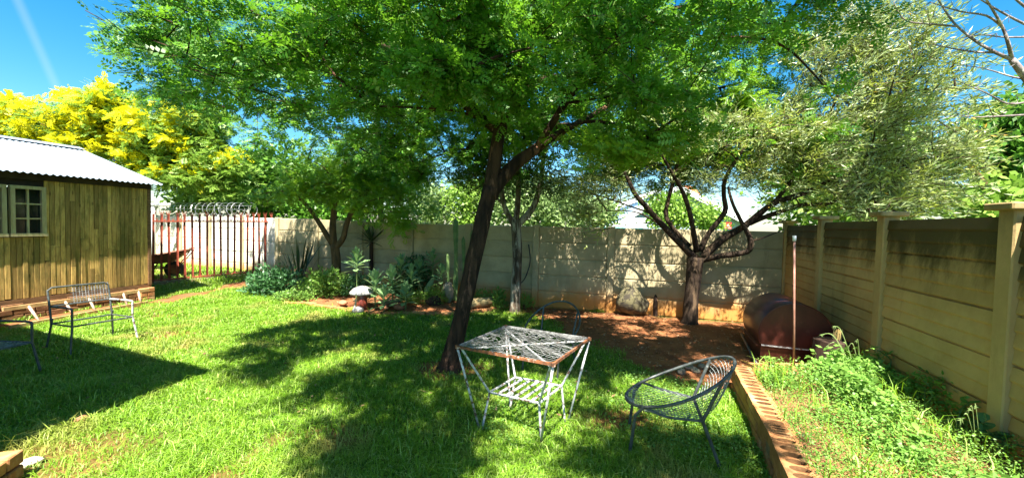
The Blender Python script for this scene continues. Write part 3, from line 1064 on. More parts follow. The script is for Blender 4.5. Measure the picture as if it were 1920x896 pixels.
def shed():
    S1 = 1.80                                                 # right corner
    S0 = -1.6
    zb, zt = 0.30, 2.04
    base = SHED_A + SHED_D * S1
    root = thing('wooden_shed', 'weathered wooden plank shed with zinc roof at the left', 'shed', (base.x, base.y, 0))
    off = Vector(root.location)
    ang = math.atan2(SHED_D.y, SHED_D.x)

    def sp(s, z, out=0.0):
        p = SHED_A + SHED_D * s + SHED_N * out
        return Vector((p.x, p.y, z))
    # window openings (s range, z range)
    ws = [on_shed(15, 350)[0], on_shed(84, 445)[0]]
    wz = [on_shed(50, 443)[1], on_shed(50, 349)[1]]
    wl = ws[1] - ws[0]
    wins = [(ws[0], ws[1], wz[0], wz[1]), (ws[0] - wl - 0.035, ws[0] - 0.035, wz[0], wz[1])]
    # backing behind the boards
    mb = MB()
    def bbox(s0, s1, z0, z1):
        mb.box(sp((s0 + s1) / 2, (z0 + z1) / 2, -0.03), (s1 - s0, 0.03, z1 - z0), ang)
    bbox(wins[0][1], S1, zb, zt)
    bbox(S0, wins[1][0], zb, zt)
    bbox(wins[1][0], wins[0][1], zb, wz[0])
    bbox(wins[1][0], wins[0][1], wz[1], zt)
    # gable end, back and far end
    gd = -SHED_N
    depth = 4.2
    for s, in ((S1 - 0.02,), (S0,)):
        a = sp(s, zb, -0.05)
        c = a + gd * depth
        m_ = a + gd * (depth / 2)
        mb.add([a, c, Vector((c.x, c.y, zt)), Vector((m_.x, m_.y, zt + 0.62)), Vector((a.x, a.y, zt))], [(0, 1, 2, 3, 4)])
    a, c = sp(S0, zb, -depth), sp(S1, zb, -depth)
    mb.add([a, c, c + Vector((0, 0, zt - zb)), a + Vector((0, 0, zt - zb))], [(0, 1, 2, 3)])
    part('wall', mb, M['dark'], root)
    # boards
    pw = 0.0575
    s = S1 - 0.045
    cache = {}
    while s > S0:
        s -= pw
        mid = s + pw / 2
        z_lo, z_hi = zb + random.uniform(-0.012, 0.008), zt
        cuts = [z_lo, z_hi]
        win = any(a - 0.03 < mid < b + 0.01 for a, b, _, _ in wins)
        if win:
            cuts = [z_lo, wz[0] - 0.01]
        segs = []
        if not win:
            j1 = random.uniform(zb + 0.25, zb + 0.75) if random.random() < 0.45 else None
            j2 = random.choice([random.uniform(1.0, 1.3), random.uniform(1.55, 1.95)]) if random.random() < 0.8 else None
            js = [z_lo] + [j for j in (j1, j2) if j] + [z_hi]
            segs = list(zip(js[:-1], js[1:]))
        else:
            segs = [(cuts[0], cuts[1])]
        for (za, zc) in segs:
            w = pw - random.uniform(0.002, 0.006)
            me = bevbox('plank', (w, 0.018, zc - za - 0.003), 0.003, M['plank'])
            p = sp(mid, (za + zc) / 2, random.uniform(0.0, 0.009)) - off
            link('plank', me, root, p, (0, random.uniform(-.004, .004), ang))
    # corner post and fascia
    part('corner_board', MB().box(sp(S1 - 0.022, (zb + zt) / 2 - 0.01, 0.012), (0.05, 0.035, zt - zb + 0.02), ang), M['beam'], root)
    part('base_beam', MB().box(sp((S0 + S1) / 2, zb - 0.06, -0.01), (S1 - S0, 0.06, 0.10), ang), M['beam'], root)
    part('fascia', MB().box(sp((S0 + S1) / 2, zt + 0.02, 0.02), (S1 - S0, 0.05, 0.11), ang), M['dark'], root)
    # plinth of brown brick
    for c in range(3):
        z = 0.04 + 0.08 * c - 0.005
        s = S1 - 0.13 - (0.11 if c % 2 else 0)
        while s > S0 + 0.5:
            p = sp(s, z, -0.03 + random.uniform(-.006, .006)) - off
            link('brick', brick_mesh(M['brick_dark']), root, p, (0, 0, ang + random.uniform(-.02, .02)))
            s -= 0.225
    part('plinth_core', MB().box(sp((S0 + S1) / 2 - 0.05, 0.10, -0.09), (S1 - S0 - 0.2, 0.16, 0.26), ang), M['mortar'], root)
    # corner pier, prouder and paler
    pier = part('pier', MB().box(sp(S1 - 0.10, 0.10, 0.035), (0.19, 0.09, 0.22), ang), M['mortar'], root)
    for c in range(3):
        for k in range(2 if c % 2 else 1):
            L = 0.105 if c % 2 else 0.215
            p = sp(S1 - 0.10 + (k - 0.5) * 0.11 * (c % 2), 0.035 + 0.08 * c, 0.045) - off
            link('brick', brick_mesh(M['brick'], L), pier, p, (0, 0, ang))
    # windows
    for wi, (s0, s1, z0, z1) in enumerate(wins):
        fw = 0.045
        mb = MB()
        mb.box(sp((s0 + s1) / 2, z1 - fw / 2, 0.022), (s1 - s0, 0.06, fw), ang)
        mb.box(sp((s0 + s1) / 2, z0 + fw / 2, 0.026), (s1 - s0 + 0.02, 0.075, fw), ang)
        for ss in (s0 + fw / 2, s1 - fw / 2):
            mb.box(sp(ss, (z0 + z1) / 2, 0.022), (fw, 0.06, z1 - z0 - 2 * fw), ang)
        wo = part('window', mb, M['frame_wood'], root)
        mb = MB()
        mb.box(sp((s0 + s1) / 2, (z0 + z1) / 2, 0.014), (0.022, 0.03, z1 - z0 - 2 * fw), ang)
        for q in (1, 2):
            zz = z0 + fw + (z1 - z0 - 2 * fw) * q / 3
            mb.box(sp((s0 + s1) / 2, zz, 0.015), (s1 - s0 - 2 * fw, 0.026, 0.02), ang)
        subpart('glazing_bar', mb, M['frame_wood'], wo, root)
        for i in range(2):
            for j in range(3):
                pwid, phei = (s1 - s0 - 2 * fw) / 2, (z1 - z0 - 2 * fw) / 3
                c = sp(s0 + fw + pwid * (i + .5), z0 + fw + phei * (j + .5), -0.002 + random.uniform(-.001, .001))
                subpart('pane', MB().box(c, (pwid, 0.006, phei), ang), M['glass'], wo, root)
    # corrugated roof: sheets side by side, both slopes
    ov = 0.17
    pitch = 0.076
    run, rise = 2.32, 0.74
    eave_z = zt + 0.055
    s_end = S1 + 0.11
    n_sheet, per = 6, 9
    for side in (0, 1):
        for k in range(n_sheet):
            sa = s_end - k * per * pitch
            vs, fs = [], []
            nx = per * 6 + 1
            drop = 0.004 * (k % 2)
            for i in range(nx):
                s_ = sa - i * pitch / 6
                wz_ = 0.011 * math.cos(2 * math.pi * i / 6) + drop
                for q in range(3):
                    t = q / 2
                    if side == 0:
                        o_ = ov - run * t
                    else:
                        o_ = ov - 2 * run + run * t
                    p = sp(s_, eave_z + rise * t + wz_, o_)
                    vs.append(p)
                for q in range(3):
                    vs.append(vs[-3] - Vector((0, 0, 0.004)))
            for i in range(nx - 1):
                for q in range(2):
                    b0, b1 = i * 6 + q, (i + 1) * 6 + q
                    fs.append((b0, b1, b1 + 1, b0 + 1))
                    fs.append((b0 + 3, b0 + 4, b1 + 4, b1 + 3))
                fs.append((i * 6, i * 6 + 3, (i + 1) * 6 + 3, (i + 1) * 6))
            mb = MB()
            mb.add(vs, fs)
            part('roof_sheet', mb, M['roof'], root, smooth=False)
    mb = MB()
    a, b = sp(s_end + 0.02, eave_z + rise + 0.03, ov - run), sp(s_end - n_sheet * per * pitch, eave_z + rise + 0.03, ov - run)
    for sgn in (1, -1):
        e0 = SHED_N * (0.20 * sgn) + Vector((0, 0, -0.062))
        mb.add([a, b, b + e0, a + e0], [(0, 1, 2, 3)] if sgn > 0 else [(3, 2, 1, 0)])
        mb.add([a - Vector((0, 0, .004)), b - Vector((0, 0, .004)), b + e0 - Vector((0, 0, .004)), a + e0 - Vector((0, 0, .004))], [(3, 2, 1, 0)])
    part('ridge_cap', mb, M['roof'], root)


shed()


# house beside the camera: only its roof edge reaches into the light, its shadow falls on the lawn
def house():
    K = Vector((-2.98, 2.08, 3.0))
    e1, e2 = Vector((-0.933, 0.36, 0)).normalized(), Vector((-0.195, -0.98, 0)).normalized()
    root = thing('house', 'house whose roof corner shades the bottom left of the lawn', 'house', (-5.5, 0, 0))
    mb = MB()
    pts = [K, K + e1 * 6, K + e1 * 6 + e2 * 5, K + e2 * 5]
    mb.add(pts + [p + Vector((0, 0, 0.16)) for p in pts], [(3, 2, 1, 0), (4, 5, 6, 7), (0, 1, 5, 4), (1, 2, 6, 5), (2, 3, 7, 6), (3, 0, 4, 7)])
    part('roof', mb, M['tile'], root)
    a = K + (e1 + e2) * 1.3
    q = [a, a + e1 * 4.4, a + e1 * 4.4 + e2 * 3.6, a + e2 * 3.6]
    mb = MB()
    mb.add([Vector((p.x, p.y, 0)) for p in q] + [Vector((p.x, p.y, 2.99)) for p in q], [(0, 1, 5, 4), (1, 2, 6, 5), (2, 3, 7, 6), (3, 0, 4, 7)])
    part('wall', mb, M['white_wash'], root)


house()


# low orange brick step at the bottom left corner
def brick_step():
    c = onz(-14, 886, 0.1)
    root = thing('brick_step', 'orange brick step cut off by the bottom left corner', 'step', (c.x, c.y, 0))
    ang = math.radians(20)
    part('core', MB().box((c.x - 0.14, c.y - 0.16, 0.085), (0.30, 0.38, 0.15), ang), M['mortar'], root)
    R = Matrix.Rotation(ang, 3, 'Z')
    for row in range(2):
        for i in range(2):
            for j in range(4):
                p = R @ Vector((-0.02 - 0.22 * i, 0.05 - 0.112 * j, 0)) + Vector((-0.03, 0, 0.04 + 0.085 * row))
                link('brick', brick_mesh(M['brick']), root, p, (0, 0, ang + random.uniform(-.02, .02)))


brick_step()


# ------------------------------------------------------------------ furniture
def zigzag(mb, f, rows, cols, r, drop=0.0, seed=0, n=3):
    """expanded metal: neighbouring zigzag wires meet; f(p, q) gives the surface point"""
    rr = random.Random(seed)
    for i in range(rows):
        run = []
        for j in range(cols + 1):
            p = (i + (1 if (j + i) % 2 else 0)) / rows
            if rr.random() < drop:
                if len(run) > 1:
                    mb.tube(run, r, n, cap=False)
                run = []
                continue
            run.append(f(min(p, 1), j / cols))
        if len(run) > 1:
            mb.tube(run, r, n, cap=False)


def garden_table():
    zt, zs = 0.63, 0.26
    top = [onz(858, 650, zt), onz(1037, 683, zt), onz(1105, 635, zt), onz(948, 612, zt)]       # left, near, right, far
    foot = [onz(900, 802), onz(1015, 830), onz(1063, 790), onz(956, 767)]
    shelf = [onz(918, 735, zs), onz(1011, 755, zs), onz(1053, 723, zs), onz(966, 707, zs)]
    c = sum(foot, Vector()) / 4
    root = thing('garden_table', 'white metal mesh table with rusty rim and slatted shelf beside the big tree', 'table', c)
    for i in range(4):
        part('rim', MB().bar(top[i], top[(i + 1) % 4], 0.013, 0.018), M['rust'] if i < 2 else M['mesh_white'], root)
    for p in top:
        part('corner', MB().box(p, (0.024, 0.024, 0.025), 0.5), M['rust'], root)
    wob = lambda p, q: 0.006 * math.sin(p * 23 + q * 17) - 0.012 * (1 - abs(2 * p - 1)) * (1 - abs(2 * q - 1))

    def f(p, q):
        a = top[0].lerp(top[1], q)
        b = top[3].lerp(top[2], q)
        v = a.lerp(b, p)
        return v + Vector((0.003 * math.sin(q * 57 + p * 31), 0.003 * math.cos(q * 43), 0.008 + wob(p, q)))
    mb = MB()
    zigzag(mb, f, 30, 36, 0.0021, 0.05, 4)
    part('mesh_top', mb, M['mesh_white'], root)
    for a, b in ((0, 2), (1, 3)):
        z = Vector((0, 0, -0.014 - 0.012 * a))
        part('brace', MB().bar(top[a] + z, top[b] + z, 0.013, 0.007), M['white_metal'], root)
    cen = sum(foot, Vector()) / 4
    for i in range(4):
        out = (foot[i] - cen)
        out.z = 0
        out.normalize()
        side = Vector((-out.y, out.x, 0)) * 0.008
        part('leg', MB().tube([top[i] - Vector((0, 0, .012)), foot[i] - side + Vector((0, 0, -0.02))], 0.0085, 8), M['white_metal'], root, smooth=True)
        part('leg', MB().tube([top[i] - Vector((0, 0, .016)) - out * 0.03, shelf[i], foot[i] + side - out * 0.012 + Vector((0, 0, -0.02))], 0.0085, 8), M['white_metal'], root)
    mb = MB()
    for i in range(4):
        mb.tube([shelf[i], shelf[(i + 1) % 4]], 0.009, 6)
    so = part('shelf', mb, M['white_metal'], root)
    for k in range(1, 6):
        t = k / 6 + 0.02
        subpart('slat', MB().bar(shelf[0].lerp(shelf[1], t) + Vector((0, 0, .004)), shelf[3].lerp(shelf[2], t) + Vector((0, 0, .004)), 0.022, 0.006), M['white_metal'], so, root)


garden_table()


def hoop_chair(label, loc, rz, bare=False, mat=None):
    root = thing('hoop_chair', label, 'chair', loc, rz, 'round hoop garden chairs')
    mat = mat or M['dark_metal']
    C = Vector((-0.03, 0, 0.485))
    A, B = Vector((0.335, 0, -0.17)), 0.285

    def hoop(t):
        v = C + A * math.cos(t) + Vector((0, B * math.sin(t), 0))
        # flatter along the arms, rising quickly at the back
        v.z -= 0.035 * math.sin(t) ** 2
        return v
    part('hoop', MB().ring([hoop(2 * math.pi * i / 44) for i in range(44)], 0.0105, 8), mat, root, world=False, smooth=True)
    zr, xr = 0.30, -0.16
    for s in (-1, 1):
        hp = hoop(s * 0.85)
        part('leg', MB().tube([hp, Vector((0.245, s * 0.19, 0.28)), Vector((0.275, s * 0.19, -0.02))], 0.0105, 8), mat, root, world=False)
        part('leg', MB().tube([Vector((xr, s * 0.18, zr)), Vector((-0.285, s * 0.185, -0.02))], 0.0105, 8), mat, root, world=False)
        part('back_upright', MB().tube([Vector((xr, s * 0.18, zr)), hoop(s * 2.35)], 0.0105, 8), mat, root, world=False)
        part('seat_rail', MB().tube(smooth_path([hp, Vector((0.06, s * 0.225, 0.315)), Vector((xr, s * 0.18, zr))], 4), 0.008, 6), mat, root, world=False)
    part('cross_rail', MB().tube([Vector((xr, -0.18, zr)), Vector((xr, 0.18, zr))], 0.009, 6), mat, root, world=False)
    if not bare:
        def seat(p, q):
            x = 0.302 - (0.302 - xr) * p
            cs = max(-1, min(1, (x - C.x) / A.x))
            hw = min(B * math.sqrt(max(0, 1 - cs * cs)), 0.232 - 0.05 * p)
            y = (2 * q - 1) * hw
            z = 0.322 - 0.02 * p + 0.012 * (1 - p) - 0.028 * (1 - (2 * q - 1) ** 2) * math.sin(math.pi * min(1, p + .1))
            return Vector((x, y, z))
        mb = MB()
        zigzag(mb, seat, 24, 26, 0.0024)
        part('seat_mesh', mb, M['wire_grey'], root, world=False)

        def back(p, q):
            t = math.pi - (2 * q - 1) * 0.80
            top = hoop(t)
            bot = Vector((xr, (2 * q - 1) * 0.175, zr))
            v = bot.lerp(top, p)
            v.x -= 0.035 * math.sin(math.pi * p)
            return v
        mb = MB()
        zigzag(mb, back, 20, 22, 0.0024)
        part('back_mesh', mb, M['wire_grey'], root, world=False)
    return root


f_near, r_near, r_far = onz(1177, 851), onz(1343, 880), onz(1333, 829)
f_far = f_near + (r_far - r_near)
hc = (f_near + r_near + r_far + f_far) / 4
hf = (f_near - r_near).normalized()
hoop_chair('round dark metal mesh hoop chair on the grass beside the brick planter', hc, math.atan2(hf.y, hf.x))
h2 = onz(1040, 690)
hoop_chair('bare round hoop chair frame without mesh, half hidden behind the white table', Vector((0.43, 4.12, 0.0)), math.radians(-118), bare=True)


def armchair(label, loc, rz, mats, half_back=True, seat=False, pale=True):
    root = thing('tube_chair', label, 'chair', loc, rz, 'square tubular garden chairs')
    w, d = 0.26, 0.22
    mt = mats
    for s in (-1, 1):
        m_ = M['white_metal'] if (s > 0 and pale) else mt
        part('leg', MB().tube([(d, s * w, 0.475), (d, s * w, 0.30), (d + 0.045, s * (w + 0.035), -0.02)], 0.0105, 8), m_, root, world=False)
        part('leg', MB().tube([(-d + 0.02, s * w, 0.34), (-d, s * w, 0.28), (-d - 0.05, s * (w + 0.03), -0.02)], 0.0105, 8), mt, root, world=False)
        part('armrest', MB().tube(smooth_path([(d, s * w, 0.475), (d - 0.03, s * w, 0.492), (0, s * w, 0.488), (-d - 0.03, s * w, 0.475)], 3), 0.011, 8), m_, root, world=False)
    mb = MB()
    for a, b in (((d, -w, .30), (d, w, .30)), ((-d, -w, .285), (-d, w, .285)), ((d, -w, .30), (-d, -w, .285)), ((d, w, .30), (-d, w, .285))):
        mb.tube([a, b], 0.009, 6)
    part('seat_frame', mb, mt, root, world=False)
    bt = 0.68
    loop = [(-d, -w, 0.285), (-d - 0.04, -w, 0.5), (-d - 0.075, -w, bt - 0.03), (-d - 0.08, -w + 0.035, bt), (-d - 0.08, w - 0.035, bt), (-d - 0.075, w, bt - 0.03), (-d - 0.04, w, 0.5), (-d, w, 0.285)]
    part('back_frame', MB().tube(loop, 0.0105, 8), mt, root, world=False)
    part('back_rail', MB().tube([(-d - 0.035, -w, 0.475), (-d - 0.035, w, 0.475)], 0.008, 6), mt, root, world=False)
    mb = MB()
    y0 = -0.06 if half_back else -w
    nx = 12 if half_back else 20
    for i in range(nx + 1):
        y = y0 + (w - y0) * i / nx
        mb.tube([(-d - 0.036, y, 0.48), (-d - 0.08, y + random.uniform(-.004, .004), bt)], 0.0035, 4)
    for j in range(9):
        z = 0.485 + (bt - 0.485) * j / 8
        x = -d - 0.036 - 0.044 * j / 8
        mb.tube([(x, y0 - (random.uniform(0, .04) if half_back else 0), z), (x - .004, (y0 + w) / 2, z), (x, w, z)], 0.0035, 4)
    part('back_mesh', mb, M['mesh_white'], root, world=False)
    if seat:
        mb = MB()
        zigzag(mb, lambda p, q: Vector((d + .02 - (2 * d + .02) * p, (2 * q - 1) * (w - .005), 0.297 - 0.012 * p - .02 * math.sin(math.pi * p) * math.sin(math.pi * q))), 22, 26, 0.003)
        part('seat_mesh', mb, M['mesh_white'], root, world=False)
    return root


LF, RF, LR, RR = onz(135, 665), onz(258, 641), onz(94, 654), onz(206, 630)
cc = (LF + RF + LR + RR) / 4
fv = ((LF - LR) + (RF - RR)).normalized()
armchair('seatless metal armchair with half its woven back missing beside the ladder', cc, math.atan2(fv.y, fv.x), M['dark_metal'])
armchair('dark mesh armchair standing in shade, cut off by the left edge', Vector((-4.76, 3.46, 0)), -0.15, M['dark_metal'], half_back=False, seat=True, pale=False)


def ladder():
    b0, b1 = onz(18, 614, 0.03), onz(277, 567, 0.03)
    t0, t1 = onz(5, 580, 0.24), onz(279, 543, 0.24)
    d = (b1 - b0).normalized()
    root = thing('ladder', 'old wooden ladder lying on its side against the shed plinth', 'ladder', b0)
    part('rail', MB().bar(b0, b1, 0.028, 0.055), M['ladder'], root)
    part('rail', MB().bar(t0, t1, 0.028, 0.05), M['ladder'], root)
    for tx in (0.36, 0.52, 0.78, 0.905, 0.14):
        part('rung', MB().tube([t0.lerp(t1, tx), b0.lerp(b1, tx + 0.035)], 0.016, 8), M['rung'], root, smooth=True)


ladder()


# ------------------------------------------------------------------ drum oven
def drum():
    fl = Vector((2.86, 4.5, 0))
    d = Vector((0.335, 0.942, 0)).normalized()
    r = Vector((d.y, -d.x, 0))
    wd, ln, zb, zt = 0.72, 0.86, 0.20, 0.69
    root = thing('drum_oven', 'large brown steel barrel lid oven lying on a low box beside the right wall', 'oven', (fl.x, fl.y, 0))

    def P(u, v, z):
        q = fl + r * u + d * v
        return Vector((q.x, q.y, z))
    n = 26
    rd = wd / 2
    zc = zt - rd
    a0 = math.asin((zc - zb) / rd)
    arch = [(rd - rd * math.cos(-a0 + (math.pi + 2 * a0) * i / n), zc + rd * math.sin(-a0 + (math.pi + 2 * a0) * i / n)) for i in range(n + 1)]
    mb = MB()
    k = len(arch)
    secs = [0.0, 0.012, ln * .5, ln - 0.012, ln]
    vs = []
    for v in secs:
        g = 0.006 if v in (0.0, ln) else 0
        vs += [P(u + (g if u < wd / 2 else -g), v, z - (g if z > zb else 0)) for u, z in arch]
    fs = [(a * k + i, (a + 1) * k + i, (a + 1) * k + i + 1, a * k + i + 1) for a in range(len(secs) - 1) for i in range(k - 1)]
    mb.add(vs, fs)
    o = part('lid', mb, M['drum'], root, smooth=True)
    for v, rev in ((0.004, False), (ln - 0.004, True)):
        mb = MB()
        c = [P(u * 0.985 + wd * 0.0075, v, zb + (z - zb) * 0.985) for u, z in arch]
        mb.add(c, [tuple(range(k)) if rev else tuple(reversed(range(k)))])
        part('end_plate', mb, M['drum'], root)
    # rolled seam round the front edge
    part('seam', MB().tube([P(u, 0.003, z) for u, z in arch], 0.008, 6), M['drum'], root, smooth=True)
    mb = MB()
    q = [P(0.03, 0.03, 0), P(wd - 0.12, 0.03, 0), P(wd - 0.12, ln - 0.03, 0), P(0.03, ln - 0.03, 0)]
    mb.add(q + [Vector((p.x, p.y, zb - 0.002)) for p in q], [(0, 1, 5, 4), (1, 2, 6, 5), (2, 3, 7, 6), (3, 0, 4, 7)])
    part('box', mb, M['drum'], root)
    part('trim', MB().bar(P(0.03, -0.006, zb - 0.006), P(wd - 0.14, -0.006, zb - 0.006), 0.012, 0.012), M['white_metal'], root)
    part('tray_edge', MB().bar(P(-0.012, 0.0, zb - 0.012), P(-0.012, ln, zb - 0.012), 0.03, 0.02), M['drum'], root)
    # loose steel pipe leaning at its side
    a, b = onz(1390, 640, 0.02), onz(1420, 685, 0.02)
    o = link('steel_pipe', MB().tube([a + Vector((0, 0, .10)), b], 0.017, 8).mesh('steel_pipe', M['dark_metal'], True))
    tag(o, 'dark steel pipe leaning beside the brown drum oven', 'pipe')


drum()


# ------------------------------------------------------------------ brick planter
def holed_brick(L=0.215, Wd=0.155, Hh=0.072, holes=3):
    mb = MB()
    z1, z0 = Hh / 2, -Hh / 2
    n = 12
    cw = L / holes
    for h in range(holes):
        cx = -L / 2 + cw * (h + 0.5)
        outer, inner, low = [], [], []
        for j in range(n):
            a = 2 * math.pi * (j + 0.5) / n
            ca, sa = math.cos(a), math.sin(a)
            k = 1 / max(abs(ca) / (cw / 2), abs(sa) / (Wd / 2))
            outer.append((cx + ca * k, sa * k, z1))
            inner.append((cx + ca * cw * 0.39, sa * Wd * 0.33, z1 - 0.001))
            low.append((cx + ca * cw * 0.38, sa * Wd * 0.32, z0 + 0.004))
        vs = outer + inner + low
        fs = [(j, (j + 1) % n, n + (j + 1) % n, n + j) for j in range(n)] + [(n + j, n + (j + 1) % n, 2 * n + (j + 1) % n, 2 * n + j) for j in range(n)]
        fs.append(tuple(2 * n + j for j in range(n)))
        mb.add(vs, fs)
        # corners left over between the ring and the rectangle
        for sx in (-1, 1):
            for sy in (-1, 1):
                cs = [(cx + sx * cw / 2, sy * Wd / 2, z1)]
                near = sorted(outer, key=lambda p: (p[0] - cs[0][0]) ** 2 + (p[1] - cs[0][1]) ** 2)[:2]
                mb.add([cs[0], near[0], near[1]], [(0, 1, 2), (2, 1, 0)][:1])
    x, y = L / 2, Wd / 2
    mb.add([(-x, -y, z0), (x, -y, z0), (x, y, z0), (-x, y, z0), (-x, -y, z1), (x, -y, z1), (x, y, z1), (-x, y, z1)],
           [(0, 1, 5, 4), (1, 2, 6, 5), (2, 3, 7, 6), (3, 0, 4, 7), (3, 2, 1, 0)])
    return mb


def planter():
    root = thing('brick_planter', 'raised garden bed edged with orange bricks that have open holes on top', 'planter', (PL_A.x, PL_A.y, 0))
    off = Vector(root.location)
    hb = holed_brick().mesh('brick', M['brick'])
    hb.materials.append(M['soil_and_hole_shade'])  # soil brown on the hole walls also stands in for their shade
    for p in hb.polygons:
        c = p.center
        if abs(c.y) < 0.075 and abs(c.x) < 0.105 and -0.033 < c.z < 0.0345:
            p.material_index = 1
    ch = 0.083

    def run(a, b, phase, ends=(0, 0)):
        d = (b - a)
        L = d.length
        d.normalize()
        nrm = Vector((-d.y, d.x, 0))
        ang = math.atan2(d.y, d.x)
        m = (a + b) / 2
        part('mortar', MB().box(Vector((m.x, m.y, 0.08)), (L, 0.13, 0.17), ang), M['mortar'], root)
        for c in range(3):
            z = 0.04 + ch * c
            t = -0.11 if (c + phase) % 2 else 0.0
            while t < L - 0.1:
                p = a + d * (t + 0.11)
                j = Vector((random.uniform(-.004, .004), random.uniform(-.004, .004), random.uniform(-.003, .003)))
                me = hb if c == 2 else brick_mesh(M['brick'], 0.215, 0.15)
                link('brick', me, root, Vector((p.x, p.y, z)) + j - off, (random.uniform(-.015, .015), random.uniform(-.015, .015), ang + random.uniform(-.02, .02)))
                t += 0.224
    io = Vector((0.035, -0.012, 0))
    run(PL_A + io, PL_M + io, 0)
    run(PL_M + io, PL_N + io, 1)
    run(PL_A + Vector((0.15, 0.0, 0)), PL_R, 0)
    # soil
    xs = np.linspace(0.9, 4.2, 70)
    ys = np.linspace(0.3, 4.6, 90)
    X, Y = np.meshgrid(xs, ys)
    inb = in_poly(X, Y, [PL_A[:2], PL_M[:2], PL_N[:2], (1.0, 0.3), (3.9, 0.3), (3.9, 4.6), (3.3, 4.35), (3.1, 3.66)])
    sd = sdist(X, Y, [PL_A[:2], PL_M[:2], PL_N[:2], (1.0, 0.3), (5.5, 0.3), (5.5, 3.66)])
    Z = 0.205 + 0.05 * (vnoise(X, Y, 3, 51) - 0.5) + 0.03 * (vnoise(X, Y, 9, 52) - .5)
    Z = np.where(sd > -0.02, np.minimum(Z, 0.19), Z)
    Z = np.where(Y > 3.72, Z - 0.17 * np.clip((Y - 3.72) / 0.25, 0, 1), Z)
    nx, ny = len(xs), len(ys)
    i = (np.arange(ny - 1)[:, None] * nx + np.arange(nx - 1)[None]).ravel()
    F = np.stack([i, i + 1, i + nx + 1, i + nx], 1)
    ok = inb.ravel()
    F = F[ok[F].all(1)]
    V = np.stack([X.ravel(), Y.ravel(), Z.ravel()], 1)
    me = np_mesh('soil', V, F, M['soil_and_hole_shade'], smooth=True)
    link('planter_soil', me, kind='structure')

    # ground cover
    r = np.random.default_rng(8)
    n = 90000
    x, y = r.uniform(1.1, 3.8, n), r.uniform(1.2, 3.75, n)
    ok = in_poly(x, y, [(PL_A.x + .1, PL_A.y - .06), (PL_M.x + .08, PL_M.y), (PL_N.x + .08, PL_N.y), (3.0, 0.9), (3.55, 3.7)])
    lat = (x - RW0.x) * WN.x + (y - RW0.y) * WN.y          # distance from the right wall
    ok &= lat > 0.02
    dn = 0.55 + 0.45 * sstep(vnoise(x, y, 2.4, 61) * .6 + vnoise(x, y, 7, 62) * .4, 0.30, 0.55)
    dn *= 1 - 0.75 * sstep(y, 3.15, 3.6) * (vnoise(x, y, 5, 63) > .35)
    ok &= r.random(n) < dn
    x, y = x[ok], y[ok]
    hgt = 0.02 + 0.11 * r.random(len(x)) ** 1.5 * (0.4 + vnoise(x, y, 4, 64))
    sz = 0.55 + 1.3 * sstep(vnoise(x, y, 3.1, 66), 0.35, 0.8)
    P = np.stack([x, y, 0.205 + hgt * (0.5 + 0.7 * sz)], 1)
    V, F = leaf_quads(P, rand_dirs(r, len(x), 0.5, 0.1), rand_dirs(r, len(x), 0.5, 1.0), sz * r.uniform(0.014, 0.036, len(x)), sz * r.uniform(0.009, 0.020, len(x)))
    tag(link('ground_cover', np_mesh('ground_cover', V, F, M['weed'])), 'leafy weeds covering the soil inside the brick planter', 'weeds', kind='stuff')
    n = 9000
    x, y = r.uniform(1.3, 3.8, n), r.uniform(1.2, 3.75, n)
    ok = in_poly(x, y, [(PL_A.x + .1, PL_A.y - .06), (PL_M.x + .08, PL_M.y), (PL_N.x + .08, PL_N.y), (3.0, 0.9), (3.55, 3.7)])
    ok &= (r.random(n) < 0.1 + 0.9 * sstep(vnoise(x, y, 3.0, 71), 0.5, 0.75))
    x, y = x[ok], y[ok]
    P = np.stack([x, y, np.full(len(x), 0.20)], 1)
    h = r.uniform(0.06, 0.20, len(x)) * (0.6 + vnoise(x, y, 3, 72))
    V, F = blades(P, h, r.uniform(0.004, 0.009, len(x)), r.uniform(0.2, 1.0, len(x)), 19)
    tag(link('weed_grass', np_mesh('weed_grass', V, F, M['grass'])), 'longer grass growing among the weeds in the planter', 'grass', kind='stuff')


planter()


def standpipe():
    p = onz(1489, 697, 0.18)
    root = thing('standpipe', 'thin pinkish pipe standing upright in the brick planter with a white cap', 'pipe', p)
    t = atY(1489.5, 448, p.y)
    part('pipe', MB().tube([p - Vector((0, 0, .05)), t], 0.0095, 8), M['pipe'], root, smooth=True)
    part('cap', MB().tube([t - Vector((0, 0, .02)), t + Vector((0, 0, .03))], 0.015, 8), M['white_wash'], root, smooth=True)


standpipe()


def leafy_stem(mbs, mbl, path, nleaf, L, Wd, seed, droop=0.2, r0=0.006, t0=0.15):
    rr = random.Random(seed)
    path = smooth_path(path, 4)
    mbs.tube(path, [r0, r0 * 0.4], 5)
    for i in range(nleaf):
        t = t0 + (1 - t0) * i / max(1, nleaf - 1)
        k = min(int(t * (len(path) - 1)), len(path) - 2)
        b = path[k].lerp(path[k + 1], t * (len(path) - 1) - k)
        a = i * 2.4 + rr.uniform(-.3, .3)
        d = Vector((math.cos(a), math.sin(a), 0.55 - droop + rr.uniform(-.2, .2))).normalized()
        l = L * rr.uniform(0.7, 1.15)
        s = d.cross(Vector((0, 0, 1))).normalized() * Wd * 0.5
        m1, m2 = b + d * l * 0.4 + Vector((0, 0, .04 * l)), b + d * l * 0.75
        mbl.add([b, m1 + s, m2 + s * .8, b + d * l - Vector((0, 0, .1 * l)), m2 - s * .8, m1 - s], [(0, 1, 5), (1, 2, 4, 5), (2, 3, 4)])


